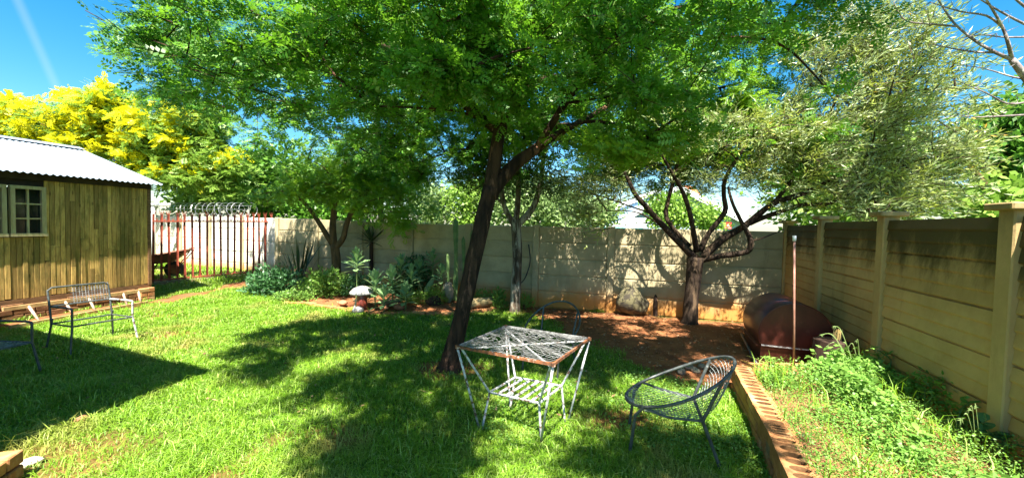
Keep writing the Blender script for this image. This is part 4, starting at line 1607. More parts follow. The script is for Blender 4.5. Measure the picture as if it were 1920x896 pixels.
def planter_plants():
    # wispy grey-green herb against the right wall
    p = onz(1668, 690, 0.2)
    root = thing('herb_plant', 'tall wispy grey green herb against the concrete post by the right wall', 'plant', p)
    st, lf = MB(), MB()
    for k, (tx, tz, yy) in enumerate(((1688, 590, 0.0), (1700, 610, 0.05), (1740, 615, -.05), (1755, 640, -.1), (1720, 640, .0), (1670, 640, .0))):
        t = atY(tx, tz, p.y + yy)
        mid = p.lerp(t, 0.55) + Vector((-0.03 + .02 * k, 0, 0.06))
        leafy_stem(st, lf, [p, mid, t], 34, 0.055, 0.010, k, 0.1, 0.004, 0.25)
    part('stem', st, M['bark_brown'], root)
    part('foliage', lf, M['pale_leaf'], root)
    specs = [(1700, 700, 0.26, 12, 0.085, 0.03, 'weed', 'leafy green weed at the foot of the herb by the right wall'),
             (1655, 712, 0.30, 14, 0.09, 0.025, 'weed', 'bushy weed in the planter right of the leaning straw post'),
             (1540, 715, 0.16, 7, 0.09, 0.06, 'weed', 'broad leaved seedling just right of the standpipe'),
             (1445, 690, 0.10, 10, 0.06, 0.03, 'weed', 'small weed at the far left corner of the planter')]
    specs += [(1585, 735, 0.17, 12, 0.07, 0.03, 'weed', 'tall narrow weed in the middle of the planter behind the others'),
              (1640, 770, 0.15, 12, 0.08, 0.028, 'lime', 'yellow green weed in the middle of the planter'),
              (1735, 765, 0.24, 16, 0.08, 0.024, 'shrub_light', 'tall weed growing in the shade line of the right wall'),
              (1790, 805, 0.20, 14, 0.085, 0.03, 'weed', 'broad weed near the foot of the nearest wall post'),
              (1555, 790, 0.12, 10, 0.06, 0.035, 'lime', 'small yellow green weed beside the brick edge'),
              (1700, 850, 0.13, 12, 0.08, 0.035, 'weed', 'leafy weed near the bottom edge of the planter'),
              (1870, 845, 0.14, 9, 0.11, 0.06, 'shrub', 'dark broad leaved plant in the bottom right corner')]
    for k, (px, py, h, n, L, Wd, mt, lab) in enumerate(specs):
        p = onz(px, py, 0.2)
        root = thing('weed', lab, 'plant', p)
        st, lf = MB(), MB()
        for q in range(2 + (k < 2)):
            leafy_stem(st, lf, [p, p + Vector((random.uniform(-.06, .06), random.uniform(-.04, .04), h * .6)), p + Vector((random.uniform(-.12, .12), random.uniform(-.05, .05), h * random.uniform(.8, 1.1)))], n, L, Wd, k * 7 + q)
        part('stem', st, M['cactus'], root)
        part('foliage', lf, M[mt], root)
    # arching seed grass
    for k, (bx, by, tips, lab) in enumerate(((1598, 690, ((1538, 628), (1548, 650), (1562, 612), (1575, 650)), 'arching pale grass heads in front of the leaning straw post'),
                                       (1612, 700, ((1590, 650), (1605, 640), (1630, 655), (1645, 690), (1652, 668)), 'tall arching grass tuft right of the straw post'),
                                       (1830, 850, ((1815, 770), (1800, 790), (1850, 790), (1826, 765)), 'grass with seed heads in shade at the foot of the right wall'))):
        p = onz(bx, by, 0.2)
        root = thing('tall_grass', lab, 'grass', p)
        mb = MB()
        for q, (tx, ty) in enumerate(tips):
            t = atY(tx, ty, p.y - 0.05 + 0.03 * q)
            top = p.lerp(t, 0.6) + Vector((0, 0, 0.12))
            path = smooth_path([p + Vector((.01 * q, 0, 0)), top, t], 6)
            for i in range(len(path) - 1):
                w = 0.006 * (1 - i / len(path)) + 0.002
                s = Vector((0.6, 0.4, 0.5)).normalized() * w
                mb.add([path[i] - s, path[i] + s, path[i + 1] + s, path[i + 1] - s], [(0, 1, 2, 3)])
            for i in range(14):
                u = path[-1].lerp(path[-3], random.random())
                mb.add([u, u + Vector((random.uniform(-.02, .02), random.uniform(-.01, .01), random.uniform(-.035, .01))), u + Vector((.004, 0, .006))], [(0, 1, 2)])
        part('blade', mb, M['pale_leaf'], root)
    # straw-like broken post and dark stump by the wall
    b = onz(1578, 692, 0.12)
    b.y += 0.12
    root = thing('straw_bundle', 'upright bundle of dry straw behind the planter brick edge', 'straw', b)
    mb = MB()
    for k in range(46):
        a = random.uniform(0, 6.28)
        rr = random.uniform(0.0, 0.045)
        q = b + Vector((rr * math.cos(a), rr * math.sin(a), 0))
        t = q + Vector((0.045 + random.uniform(-.015, .015), 0, random.uniform(0.32, 0.39)))
        mb.tube([q, t], [0.005, 0.004], 3)
    part('stalk', mb, M['straw'], root)
    c = onz(1612, 690, 0.05)
    c = Vector((3.33, 4.05, 0.0))
    root = thing('tree_stump', 'dark cut tree stump between the straw bundle and the right wall', 'stump', c)
    part('trunk', MB().lathe([(0.19, 0), (0.17, 0.1), (0.155, 0.3), (0.15, 0.385), (0.13, 0.392), (0.001, 0.395)], c, 18, 0.05), M['stump'], root)


planter_plants()


# ------------------------------------------------------------------ trees
def fronds(r, base, D, N, L, K=6, wmul=1.0):
    """bipinnate leaves: K pairs of narrow leaflet rows along each stalk"""
    S = np.cross(D, N)
    S /= np.linalg.norm(S, axis=1, keepdims=True) + 1e-9
    N2 = np.cross(S, D)
    n = len(base)
    VS = []
    for k in range(K):
        t = (k + 0.6) / K
        for sg in (-1, 1):
            st = base + D * (L * t)[:, None] - N2 * (L * 0.10 * t * t)[:, None]
            ll = L * 0.52 * (1 - 0.45 * abs(2 * t - 0.9)) * r.uniform(0.8, 1.2, n)
            dd = S * (sg * 0.86) + D * 0.5 - N2 * 0.12
            ww = L * 0.070 * wmul * np.ones(n)
            mid = st + dd * (ll * 0.5)[:, None]
            e = (D * 0.86 - S * sg * 0.5) * ww[:, None]
            VS.append(np.stack([st, mid + e, st + dd * ll[:, None], mid - e], 1))
    V = np.stack(VS, 1).reshape(-1, 3)
    return V, np.arange(len(V)).reshape(-1, 4)


def sample_blobs(r, blobs):
    out = []
    for (c, rad, n) in blobs:
        d = r.normal(size=(n, 3))
        d /= np.linalg.norm(d, axis=1, keepdims=True)
        u = r.random(n) ** (1 / 2.2)
        out.append(np.array(c) + d * u[:, None] * np.array(rad))
    return np.concatenate(out)


def grow(nodes, targets, r0=0.02, r1=0.006, mb=None, n=5, bend=0.12, seed=0, maxlen=99):
    rr = random.Random(seed)
    P = np.array([tuple(p) for p in nodes])
    for t in targets:
        d2 = ((P - np.array(t)) ** 2).sum(1)
        # prefer nodes lower than the target
        d2 = d2 + np.where(P[:, 2] > t[2] + 0.1, 0.8, 0)
        i = int(d2.argmin())
        a, b = Vector(P[i]), Vector(t)
        L = (b - a).length
        if L < 0.05 or L > maxlen:
            continue
        j = Vector((rr.uniform(-1, 1), rr.uniform(-1, 1), rr.uniform(-.2, 1))) * L * bend
        path = smooth_path([a, a.lerp(b, 0.35) + j, a.lerp(b, 0.7) + j * 0.6, b], 2)
        mb.tube(path, [r0, r1], n, cap=False)
        P = np.concatenate([P, np.array([tuple(p) for p in path[2:]])])
    return [Vector(p) for p in P]


def limb(mb, nodes, pts, rads, n=8, sub=4, jit=0.0):
    path = smooth_path(pts, sub)
    k = len(path)
    rs = [np.interp(i / (k - 1) * (len(rads) - 1), range(len(rads)), rads) for i in range(k)]
    mb.tube(path, [float(x) for x in rs], n, jit=jit)
    nodes.extend(path[1:])


def outward(C, cen):
    d = C - np.array(cen)
    d[:, 2] *= 0.3
    return d / (np.linalg.norm(d, axis=1, keepdims=True) + 1e-6)


def shoots(r, cl, nsh, cen, out, zs, zo, ln):
    C = np.repeat(cl, nsh, 0)
    n = len(C)
    D = r.normal(size=(n, 3)) * np.array([1, 1, zs]) + outward(C, cen) * out + np.array([0, 0, zo])
    D /= np.linalg.norm(D, axis=1, keepdims=True)
    L = r.uniform(*ln, n)
    B = C + r.normal(size=(n, 3)) * 0.05 - D * (L * 0.25)[:, None]
    return B, D, L


def along(r, B, D, L, k, side, rnd, sag=0.12):
    """k positions on every shoot with alternate side directions"""
    up = np.array([0, 0, 1.0])
    S = np.cross(D, up)
    S /= np.linalg.norm(S, axis=1, keepdims=True) + 1e-9
    U = np.cross(S, D)
    ang = r.uniform(0, 6.28, len(B))
    P, Q = [], []
    for j in range(k):
        t = (j + 0.8) / k
        P.append(B + D * (L * t)[:, None] - up * (L * sag * t * t)[:, None])
        a = (ang * 0.25 + j * np.pi + r.normal(size=len(B)) * 0.4)[:, None]
        q = D * (0.5 + 0.35 * t) + (S * np.cos(a) + U * np.sin(a) * 0.6) * side + r.normal(size=(len(B), 3)) * rnd
        Q.append(q / np.linalg.norm(q, axis=1, keepdims=True))
    return np.concatenate(P), np.concatenate(Q)


def crown_acacia(r, cl, nsh, k, cen, L=(0.09, 0.16), K=5, out=0.6, wmul=1.0, tilt=0.45, ln=(0.28, 0.5), zs=0.38):
    B, D, Ls = shoots(r, cl, nsh, cen, out, zs, -0.05, ln)
    P, Q = along(r, B, D, Ls, k, 0.9, 0.25)
    n = len(P)
    N = r.normal(size=(n, 3)) * tilt + np.array([0, -0.3, 1.0])
    V, F = fronds(r, P, Q, N, r.uniform(*L, n), K, wmul)
    return V, F, leaf_quads(B, D, r.normal(size=D.shape), Ls, np.full(len(Ls), 0.009))


LAWN_LIT = [onz(*p)[:2] for p in ((286, 535), (520, 540), (700, 590), (600, 598), (500, 615), (430, 645), (392, 690))] + [(-6.6, 5.0)]
LAWN_LIT2 = [onz(*p)[:2] for p in ((392, 690), (470, 745), (600, 790), (740, 810), (700, 896), (0, 896), (0, 830))]
SHADE = [onz(*p)[:2] for p in ((430, 650), (560, 603), (760, 590), (900, 592), (1000, 595), (1150, 605), (1395, 612), (1400, 640), (1310, 690), (1230, 720), (1180, 690),
                               (1120, 690), (1160, 760), (1130, 850), (960, 850), (860, 790), (720, 780), (560, 745), (480, 740))]
DIRT_SHADE = [onz(*p)[:2] for p in ((1010, 600), (1150, 598), (1390, 615), (1540, 600), (1530, 650), (1390, 660), (1310, 695), (1240, 720), (1150, 680))]
MOTTLE = [onz(*p)[:2] for p in ((600, 800), (1130, 840), (1160, 760), (1350, 760), (1370, 896), (560, 896))]
SXY = (SUN_V.x / -SUN_V.z, SUN_V.y / -SUN_V.z)


def sun_gaps(r, cl):
    """the crown is open where sun reaches the lawn, the bed and the back wall"""
    gx, gy = cl[:, 0] + SXY[0] * cl[:, 2], cl[:, 1] + SXY[1] * cl[:, 2]
    p = np.ones(len(cl))
    p[in_poly(gx, gy, LAWN_LIT) | in_poly(gx, gy, LAWN_LIT2)] = 0.04
    # height at which the ray meets the back wall
    wy = 7.40 - 0.281 * (cl[:, 0] - 0.45)
    hw = cl[:, 2] - (wy - cl[:, 1]) / SXY[1]
    p[(hw > -0.25) & (hw < 1.6) & (cl[:, 0] > 0.55) & (cl[:, 0] < 4.4)] = 0.12
    bed = (gx > -3.6) & (gx < -0.8) & (gy > 6.7) & (gy < 8.2)
    p[bed] = 0.3
    tx, ty = cl[:, 0] + SXY[0] * (cl[:, 2] - 2.2), cl[:, 1] + SXY[1] * (cl[:, 2] - 2.2)
    p[(tx > -5.3) & (tx < -3.0) & (ty > 7.7) & (ty < 8.7) & (cl[:, 2] > 2.6)] = 0.35
    return cl[r.random(len(cl)) < p]


def overhead(r):
    """boughs above and in front of the camera that throw the shade on the lawn"""
    out = []
    for poly, n, lo, hi, thr in ((SHADE, 360, 4.0, 4.9, 0.33), (MOTTLE, 60, 4.2, 4.8, 0.45), (DIRT_SHADE, 120, 4.2, 4.9, 0.34)):
        P = np.array(poly)
        x, y = r.uniform(P[:, 0].min(), P[:, 0].max(), n * 4), r.uniform(P[:, 1].min(), P[:, 1].max(), n * 4)
        k = in_poly(x, y, poly) & (vnoise(x, y, 1.6, 88) * .6 + vnoise(x, y, 4, 89) * .4 > thr)
        x, y = x[k][:n], y[k][:n]
        h0 = r.uniform(lo, hi, len(x))
        h = np.where(y > 4.7, r.uniform(2.5, 3.9, len(x)), r.uniform(lo, hi, len(x)))
        h = np.where((y > 4.7) & (x > 1.9), h + 0.5, h)
        h = h0 if poly is DIRT_SHADE else h
        out.append(np.stack([x - SXY[0] * h, y - SXY[1] * h, h], 1))
    # lower boughs shading the back wall: closed over its left half, open over its right half
    for x0, x1, n in ((-3.4, 0.3, 120), (0.6, 4.2, 10)):
        x = r.uniform(x0, x1, n)
        wy = np.where(x > -0.9, 7.40 - 0.281 * (x - 0.45), 7.78 - 0.424 * (x + 0.9))
        z = r.uniform(0.2, 1.5, n)
        dh = r.uniform(1.3, 2.6, n)
        out.append(np.stack([x - SXY[0] * dh, wy - SXY[1] * dh, np.maximum(z + dh, 2.35)], 1))
    # boughs dappling the face of the drum oven
    dh = r.uniform(3.6, 4.2, 15)
    z = r.uniform(0.2, 0.65, 15)
    out.append(np.stack([r.uniform(2.85, 3.6, 15) - SXY[0] * dh, 4.5 - SXY[1] * dh, z + dh], 1))
    # boughs shading the trunk itself
    q = r.random(30)
    z = 0.1 + 1.9 * q
    dh = r.uniform(1.0, 2.2, 30)
    out.append(np.stack([-0.64 + 0.21 * z - SXY[0] * dh + r.normal(size=30) * .12, 4.1 - SXY[1] * dh, np.maximum(z + dh, 2.7)], 1))
    return np.concatenate(out)


def main_tree():
    r = np.random.default_rng(42)
    b = onz(845, 690)
    root = thing('acacia_tree', 'big leaning acacia tree with dark trunk behind the white table', 'tree', b)
    mb, nodes = MB(), []
    f = atY(920, 352, 4.2)
    m1, m2 = atY(868, 580, 4.1), atY(893, 465, 4.15)
    limb(mb, nodes, [b + Vector((0, 0, -.1)), b + Vector((0.0, 0, .03)), b + Vector((0.012, 0, .16)), m1, m2, f], [0.20, 0.13, 0.092, 0.081, 0.083, 0.08], 16, 6, 0.075)
    # right limb
    limb(mb, nodes, [f - Vector((0.02, 0, .1)), atY(962, 312, 4.25), atY(1005, 280, 4.35), atY(1040, 255, 4.6), atY(1130, 205, 5.2), atY(1250, 130, 6.0), atY(1330, 60, 6.4)],
         [0.075, 0.07, 0.058, 0.044, 0.032, 0.024, 0.016], 10, 4, 0.06)
    # upright stem
    limb(mb, nodes, [f - Vector((0.0, 0, .12)), atY(932, 270, 4.25), atY(948, 215, 4.35), atY(985, 105, 4.5), atY(1014, 48, 4.6), atY(1054, -10, 4.7), atY(1110, -110, 4.9)],
         [0.085, 0.07, 0.062, 0.055, 0.05, 0.045, 0.03], 10, 4, 0.05)
    # limb to the upper left
    limb(mb, nodes, [atY(935, 250, 4.28), atY(880, 203, 4.5), atY(800, 145, 4.9), atY(715, 83, 5.4), atY(600, 60, 6.0), atY(480, 30, 6.5), atY(340, 20, 7.0)],
         [0.045, 0.052, 0.05, 0.042, 0.034, 0.026, 0.015], 9, 4, 0.05)
    limb(mb, nodes, [atY(800, 148, 4.9), atY(690, 165, 5.6), atY(560, 150, 6.4), atY(420, 120, 6.9), atY(260, 70, 7.3), atY(160, 20, 7.4)],
         [0.03, 0.026, 0.022, 0.018, 0.012, 0.007], 7, 4)
    limb(mb, nodes, [atY(945, 225, 4.32), atY(965, 190, 4.4), atY(1026, 145, 4.8), atY(1110, 152, 5.4), atY(1230, 178, 6.0), atY(1350, 165, 6.4), atY(1440, 140, 6.6)],
         [0.03, 0.032, 0.03, 0.025, 0.022, 0.018, 0.012], 8, 4)
    limb(mb, nodes, [atY(1030, 20, 4.65), atY(1130, 48, 5.2), atY(1250, 20, 5.8), atY(1400, -10, 6.3)], [0.03, 0.025, 0.02, 0.012], 8, 4)
    # limbs over the camera side and over the soil patch
    limb(mb, nodes, [atY(985, 100, 4.5), Vector((0.0, 3.6, 3.9)), Vector((-0.3, 2.4, 4.3)), Vector((-0.2, 1.2, 4.5))], [0.045, 0.04, 0.03, 0.015], 8, 4)
    limb(mb, nodes, [atY(1005, 280, 4.35), Vector((0.9, 3.9, 3.3)), Vector((1.7, 3.4, 3.9)), Vector((2.5, 3.0, 4.2))], [0.04, 0.035, 0.03, 0.015], 8, 4)
    limb(mb, nodes, [atY(1005, 282, 4.35), Vector((0.7, 4.0, 2.55)), Vector((1.1, 3.7, 2.42))], [0.03, 0.018, 0.008], 7, 4)
    part('trunk', mb, M['bark_main'], root, smooth=True)
    main = [((-3.4, 6.5, 3.9), (2.3, 1.1, 1.4), 140), ((-1.9, 5.9, 3.6), (1.5, 1.0, 1.3), 100), ((-5.6, 7.1, 4.5), (1.4, 0.9, 0.9), 60),
            ((-6.2, 7.2, 4.7), (1.05, 0.6, 0.55), 26), ((-6.2, 7.4, 3.75), (1.0, 0.5, 0.35), 16),
            ((-0.5, 5.6, 3.9), (1.9, 1.3, 1.5), 150), ((2.4, 6.5, 4.3), (2.1, 0.9, 1.5), 180), ((1.2, 5.9, 3.9), (1.2, 0.9, 1.4), 70),
            ((-1.7, 6.3, 2.9), (1.5, 0.7, 0.6), 50), ((0.7, 5.6, 2.85), (1.0, 0.6, 0.5), 36),
            ((-0.6, 3.9, 3.35), (1.8, 0.6, 0.8), 40), ((1.2, 4.0, 3.4), (1.1, 0.5, 0.7), 24), ((-2.2, 4.6, 3.8), (1.0, 0.5, 0.6), 24)]
    cl = sun_gaps(r, sample_blobs(r, main))
    cl = np.concatenate([cl, overhead(r)])
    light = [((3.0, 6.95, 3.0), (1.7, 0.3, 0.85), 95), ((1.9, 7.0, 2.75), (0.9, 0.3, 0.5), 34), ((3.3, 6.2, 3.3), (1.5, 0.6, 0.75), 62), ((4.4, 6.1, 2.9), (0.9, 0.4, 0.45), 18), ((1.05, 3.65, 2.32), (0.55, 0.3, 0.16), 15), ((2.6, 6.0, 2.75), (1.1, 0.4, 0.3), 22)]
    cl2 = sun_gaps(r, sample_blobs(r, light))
    tw = MB()
    allc = np.concatenate([cl, cl2])
    k = r.permutation(len(allc))
    nodes = grow(nodes, allc[k[:130]], 0.018, 0.007, tw, 5, 0.10, 1)
    grow(nodes, allc[k[130:]], 0.007, 0.003, tw, 3, 0.12, 2, 2.2)
    part('branch', tw, M['bark_main'], root, kind='stuff')
    V, F, T = crown_acacia(r, cl, 6, 7, (-0.3, 4.5, 3), L=(0.075, 0.14), K=4, wmul=1.6, tilt=0.6)
    link('twig', np_mesh('twig', *T, M['bark_main'], b), root, kind='stuff')
    link('crown', np_mesh('crown', V, F, M['acacia'], b), root)
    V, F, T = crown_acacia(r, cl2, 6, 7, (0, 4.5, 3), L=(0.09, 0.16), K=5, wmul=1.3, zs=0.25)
    o = link('crown', np_mesh('crown', V, F, M['acacia_lit'], b), root)
    o['label'] = 'lower foliage on the right in a sunlit light green leaf tone'
    print('main crown', len(F))


main_tree()


def spray_leaves(r, cl, per, spread, L, Wd, cen, out=0.8, up=0.25, dirb=(0, 0, 0)):
    C = np.repeat(cl, per, 0)
    n = len(C)
    sp = np.array(spread if isinstance(spread, tuple) else (spread,) * 3)
    P = C + r.normal(size=(n, 3)) * sp
    cd = np.repeat(r.normal(size=(len(cl), 3)) * 0.5, per, 0)
    D = r.normal(size=(n, 3)) * 0.6 + cd + outward(C, cen) * out + np.array([0, 0, up]) + np.array(dirb)
    D /= np.linalg.norm(D, axis=1, keepdims=True)
    N = r.normal(size=(n, 3))
    return leaf_quads(P, D, N, r.uniform(*L, n), r.uniform(*Wd, n))


def olive_tree():
    r = np.random.default_rng(4)
    b = onz(1293, 606)
    root = thing('olive_tree', 'olive tree with low spreading limbs and silvery crown in front of the back wall', 'tree', b)
    mb, nodes = MB(), []
    Y = b.y
    f = atY(1305, 482, Y)
    limb(mb, nodes, [b + Vector((0, 0, -.1)), b + Vector((0, 0, .04)), atY(1297, 550, Y), f], [0.19, 0.125, 0.105, 0.13], 12, 5, 0.07)
    for pts, rads in (
        (((1303, 484, 0), (1246, 426, -.1), (1209, 385, -.2), (1188, 359, -.25), (1162, 301, -.3)), (0.075, 0.06, 0.05, 0.042, 0.02)),
        (((1293, 462, 0), (1262, 428, .05), (1249, 405, .1), (1252, 379, .1), (1264, 333, .1), (1275, 280, .1)), (0.05, 0.042, 0.045, 0.04, 0.035, 0.02)),
        (((1306, 470, 0), (1300, 432, -.2), (1293, 397, -.3), (1281, 362, -.4), (1268, 338, -.5), (1240, 290, -.7)), (0.06, 0.05, 0.045, 0.04, 0.03, 0.018)),
        (((1312, 470, 0), (1330, 436, -.1), (1359, 397, -.2), (1357, 365, -.3), (1362, 330, -.4), (1400, 270, -.5)), (0.06, 0.05, 0.048, 0.042, 0.035, 0.02)),
        (((1318, 482, 0), (1355, 448, -.1), (1397, 423, -.2), (1449, 382, -.4), (1500, 365, -.5), (1570, 330, -.6), (1650, 270, -.7), (1700, 160, -.8)), (0.085, 0.075, 0.065, 0.055, 0.045, 0.035, 0.025, 0.012)),
        (((1318, 486, 0), (1350, 480, -.15), (1400, 472, -.3), (1407, 450, -.35), (1394, 423, -.3), (1375, 385, -.3), (1365, 350, -.3)), (0.07, 0.055, 0.05, 0.05, 0.04, 0.03, 0.02)),
        (((1400, 421, -.2), (1440, 405, -.3), (1500, 385, -.6), (1560, 380, -.8), (1640, 340, -1.0), (1740, 290, -1.1)), (0.05, 0.045, 0.035, 0.03, 0.02, 0.01)),
        (((1449, 384, -.4), (1490, 330, -.4), (1540, 250, -.4), (1590, 130, -.4), (1620, 60, -.4)), (0.04, 0.034, 0.028, 0.02, 0.01)),
        (((1406, 452, -.35), (1430, 446, -.4), (1470, 430, -.5)), (0.018, 0.014, 0.008)),
        (((1222, 400, -.15), (1185, 388, -.2), (1140, 372, -.2), (1100, 360, -.2)), (0.022, 0.016, 0.012, 0.006)),
        (((1246, 428, -.1), (1200, 400, .1), (1150, 395, .15), (1110, 400, .1)), (0.02, 0.014, 0.01, 0.005))):
        limb(mb, nodes, [atY(x, y, Y + dy) for x, y, dy in pts], [q * 0.8 for q in rads], 8, 4, 0.07)
    part('trunk', mb, M['bark_olive'], root, smooth=True)
    blobs = [((1.3, 7.0, 2.3), (0.85, 0.22, 0.42), 44), ((3.4, 6.9, 2.5), (1.4, 0.25, 0.5), 56), ((4.95, 5.6, 3.1), (1.35, 0.9, 1.5), 300), ((4.75, 5.6, 4.1), (0.95, 0.6, 0.85), 110), ((4.2, 5.7, 2.3), (0.9, 0.6, 0.55), 80), ((4.0, 5.5, 2.75), (1.0, 0.6, 0.6), 80),
             ((4.6, 5.0, 1.95), (0.8, 0.35, 0.3), 46), ((5.2, 5.2, 2.3), (0.65, 0.5, 0.55), 56),
             ((1.35, 6.3, 2.15), (0.75, 0.35, 0.35), 46), ((1.25, 6.3, 1.65), (0.35, 0.25, 0.28), 18),
             ((2.6, 5.5, 2.75), (1.5, 0.5, 0.45), 60), ((2.9, 6.0, 2.3), (0.9, 0.35, 0.35), 24)]
    cl = sample_blobs(r, blobs)
    wy = 7.40 - 0.281 * (cl[:, 0] - 0.45)
    hw = cl[:, 2] - (wy - cl[:, 1]) / SXY[1]
    cl = cl[~((hw > -0.2) & (hw < 1.6) & (cl[:, 0] < 4.5) & (cl[:, 0] > 0.6) & (r.random(len(cl)) > 0.55))]
    tw = MB()
    k = r.permutation(len(cl))
    nodes = grow(nodes, cl[k[:110]], 0.012, 0.005, tw, 4, 0.08, 3)
    grow(nodes, cl[k[110:]], 0.005, 0.0025, tw, 3, 0.1, 4, 1.6)
    part('branch', tw, M['bark_olive'], root, kind='stuff')
    B, D, Ls = shoots(r, cl, 6, (3.0, 6.3, 2.0), 1.1, 0.7, 0.35, (0.28, 0.5))
    P, Q = along(r, B, D, Ls, 11, 0.6, 0.2, 0.18)
    V, F = leaf_quads(P, Q, r.normal(size=Q.shape), r.uniform(0.06, 0.115, len(P)), r.uniform(0.012, 0.020, len(P)))
    link('twig', np_mesh('twig', *leaf_quads(B, D, r.normal(size=D.shape), Ls, np.full(len(Ls), 0.009)), M['bark_olive'], b), root, kind='stuff')
    link('crown', np_mesh('crown', V, F, M['olive'], b), root)
    V, F = spray_leaves(r, cl[::9], 2, 0.15, (0.045, 0.07), (0.015, 0.02), (3, 6.3, 2), 1.0, 0.1)
    o = link('crown', np_mesh('crown', V, F, M['olive_yellow'], b), root)
    o['label'] = 'scattered yellowing leaves'


olive_tree()


def small_tree(name, label, base, limbs, blobs, leaf, barkm, per, L, Wd, spread=0.16, seed=0, pinn=False, n1=40):
    r = np.random.default_rng(seed)
    root = thing(name, label, 'tree', base)
    mb, nodes = MB(), []
    for pts, rads in limbs:
        limb(mb, nodes, pts, rads, 9, 4, 0.05)
    part('trunk', mb, M[barkm], root, smooth=True)
    cl = sample_blobs(r, blobs)
    tw = MB()
    k = r.permutation(len(cl))
    nodes = grow(nodes, cl[k[:n1]], 0.014, 0.005, tw, 4, 0.1, seed)
    grow(nodes, cl[k[n1:]], 0.005, 0.003, tw, 3, 0.1, seed + 1, 2.5)
    part('branch', tw, M[barkm], root, kind='stuff')
    cen = tuple(np.mean(cl, 0))
    if pinn:
        V, F, T = crown_acacia(r, cl, max(3, per // 5), 5, cen, L, 5, 0.5, 1.3, ln=(spread * 1.6, spread * 2.8))
    else:
        V, F = spray_leaves(r, cl, per, (spread, spread, spread * .8), L, Wd, cen, 0.5, 0.05)
    link('crown', np_mesh('crown', V, F, M[leaf], base), root)
    return root, cl, r


# lichen-covered tree by the back wall
b = onz(965, 586)
Y = b.y
small_tree('garden_tree', 'slim tree with pale lichened trunk against the back wall', b,
           [([b - Vector((0, 0, .1)), atY(966, 560, Y), atY(970, 480, Y), atY(966, 412, Y)], (0.115, 0.09, 0.082, 0.085)),
            ([atY(965, 425, Y), atY(945, 385, Y), atY(938, 340, Y), atY(925, 290, Y)], (0.05, 0.045, 0.04, 0.025)),
            ([atY(967, 420, Y), atY(972, 360, Y - .1), atY(968, 300, Y - .2), atY(960, 250, Y - .2)], (0.055, 0.045, 0.04, 0.025)),
            ([atY(970, 422, Y), atY(1000, 388, Y + .05), atY(1014, 340, Y + .1), atY(1020, 290, Y + .1), atY(1035, 240, Y)], (0.06, 0.055, 0.045, 0.04, 0.02)),
            ([atY(945, 385, Y), atY(915, 355, Y - .1), atY(890, 330, Y - .2)], (0.025, 0.018, 0.01))],
           [((0.0, 6.75, 2.5), (1.0, 0.5, 0.6), 60), ((0.55, 6.8, 2.2), (0.4, 0.3, 0.3), 14), ((-0.5, 6.7, 2.2), (0.4, 0.3, 0.3), 18), ((0.3, 6.7, 3.2), (1.0, 0.4, 0.5), 40)],
           'dark_leaf', 'bark_lichen', 60, (0.04, 0.07), (0.02, 0.035), 0.15, 21)
# three-stemmed feathery tree in the flower bed
Y = 8.35
b = Vector((atY(630, 515, Y).x, Y, 0.1))
small_tree('garden_tree', 'three stemmed brown tree with feathery crown in the flower bed left of the cacti', b,
           [([b - Vector((0, 0, .1)), atY(631, 500, Y), atY(628, 458, Y)], (0.11, 0.095, 0.09)),
            ([atY(628, 464, Y), atY(615, 445, Y), atY(600, 420, Y - .05), atY(575, 385, Y - .1), atY(540, 350, Y - .2)], (0.065, 0.055, 0.05, 0.035, 0.02)),
            ([atY(627, 462, Y), atY(624, 430, Y), atY(627, 395, Y), atY(640, 340, Y - .1), atY(650, 290, Y - .2)], (0.075, 0.07, 0.06, 0.045, 0.02)),
            ([atY(632, 462, Y), atY(644, 445, Y), atY(652, 415, Y), atY(680, 365, Y - .1), atY(730, 330, Y - .3)], (0.065, 0.06, 0.055, 0.04, 0.02)),
            ([atY(655, 400, Y), atY(710, 400, Y - .2), atY(760, 425, Y - .5)], (0.03, 0.02, 0.01))],
           [((-3.0, 8.1, 2.75), (1.5, 0.6, 0.75), 110), ((-4.1, 8.1, 2.3), (0.9, 0.5, 0.45), 52), ((-2.3, 7.7, 1.9), (0.85, 0.35, 0.42), 46), ((-4.9, 8.3, 2.0), (0.55, 0.3, 0.25), 16), ((-2.1, 7.5, 1.5), (0.4, 0.25, 0.2), 12),
            ((-3.4, 8.2, 2.0), (0.8, .4, .3), 30)],
           'acacia_lit', 'bark_brown', 20, (0.08, 0.14), None, 0.16, 22, True, 60)  # the sunlit leaf tone brightens a crown that stands in shade
# yellow blossom tree behind the shed
b = Vector((-12.6, 12.2, 0))
rt, cl, r = small_tree('blossom_tree', 'bright yellow flowering tree behind the shed', b,
                       [([b, b + Vector((0.1, 0, 1.5)), b + Vector((0.3, 0, 2.8))], (0.2, 0.17, 0.13)), ([b + Vector((.2, 0, 2.2)), b + Vector((1.8, 0, 3.2)), b + Vector((3.3, -.2, 3.6))], (0.1, 0.07, 0.03)),
                        ([b + Vector((.2, 0, 2.4)), b + Vector((-1.2, 0, 3.4)), b + Vector((-2.4, 0, 4))], (0.1, 0.07, 0.03))],
                       [((-13.0, 11.6, 3.7), (2.6, 1.0, 1.25), 150), ((-11.8, 11.5, 4.5), (1.0, 0.7, 0.75), 50), ((-10.0, 11.6, 3.6), (1.6, 0.8, 1.2), 120), ((-8.6, 11.5, 2.9), (1.1, 0.6, 0.8), 50), ((-9.4, 11.6, 4.3), (1.2, 0.6, 0.6), 44)],
                       'lime', 'bark_brown', 26, (0.16, 0.26), None, 0.25, 23, True, 60)
wt = np.clip(0.95 - (cl[:, 0] + 12.2) * 0.22, 0.25, 0.97)
cy = cl[r.random(len(cl)) < wt]
V, F, T = crown_acacia(r, cy + np.array([0, -0.2, 0.1]), 6, 6, tuple(np.mean(cl, 0)), (0.12, 0.20), 4, 0.3, 2.0, 0.9, (0.25, 0.5), 0.8)
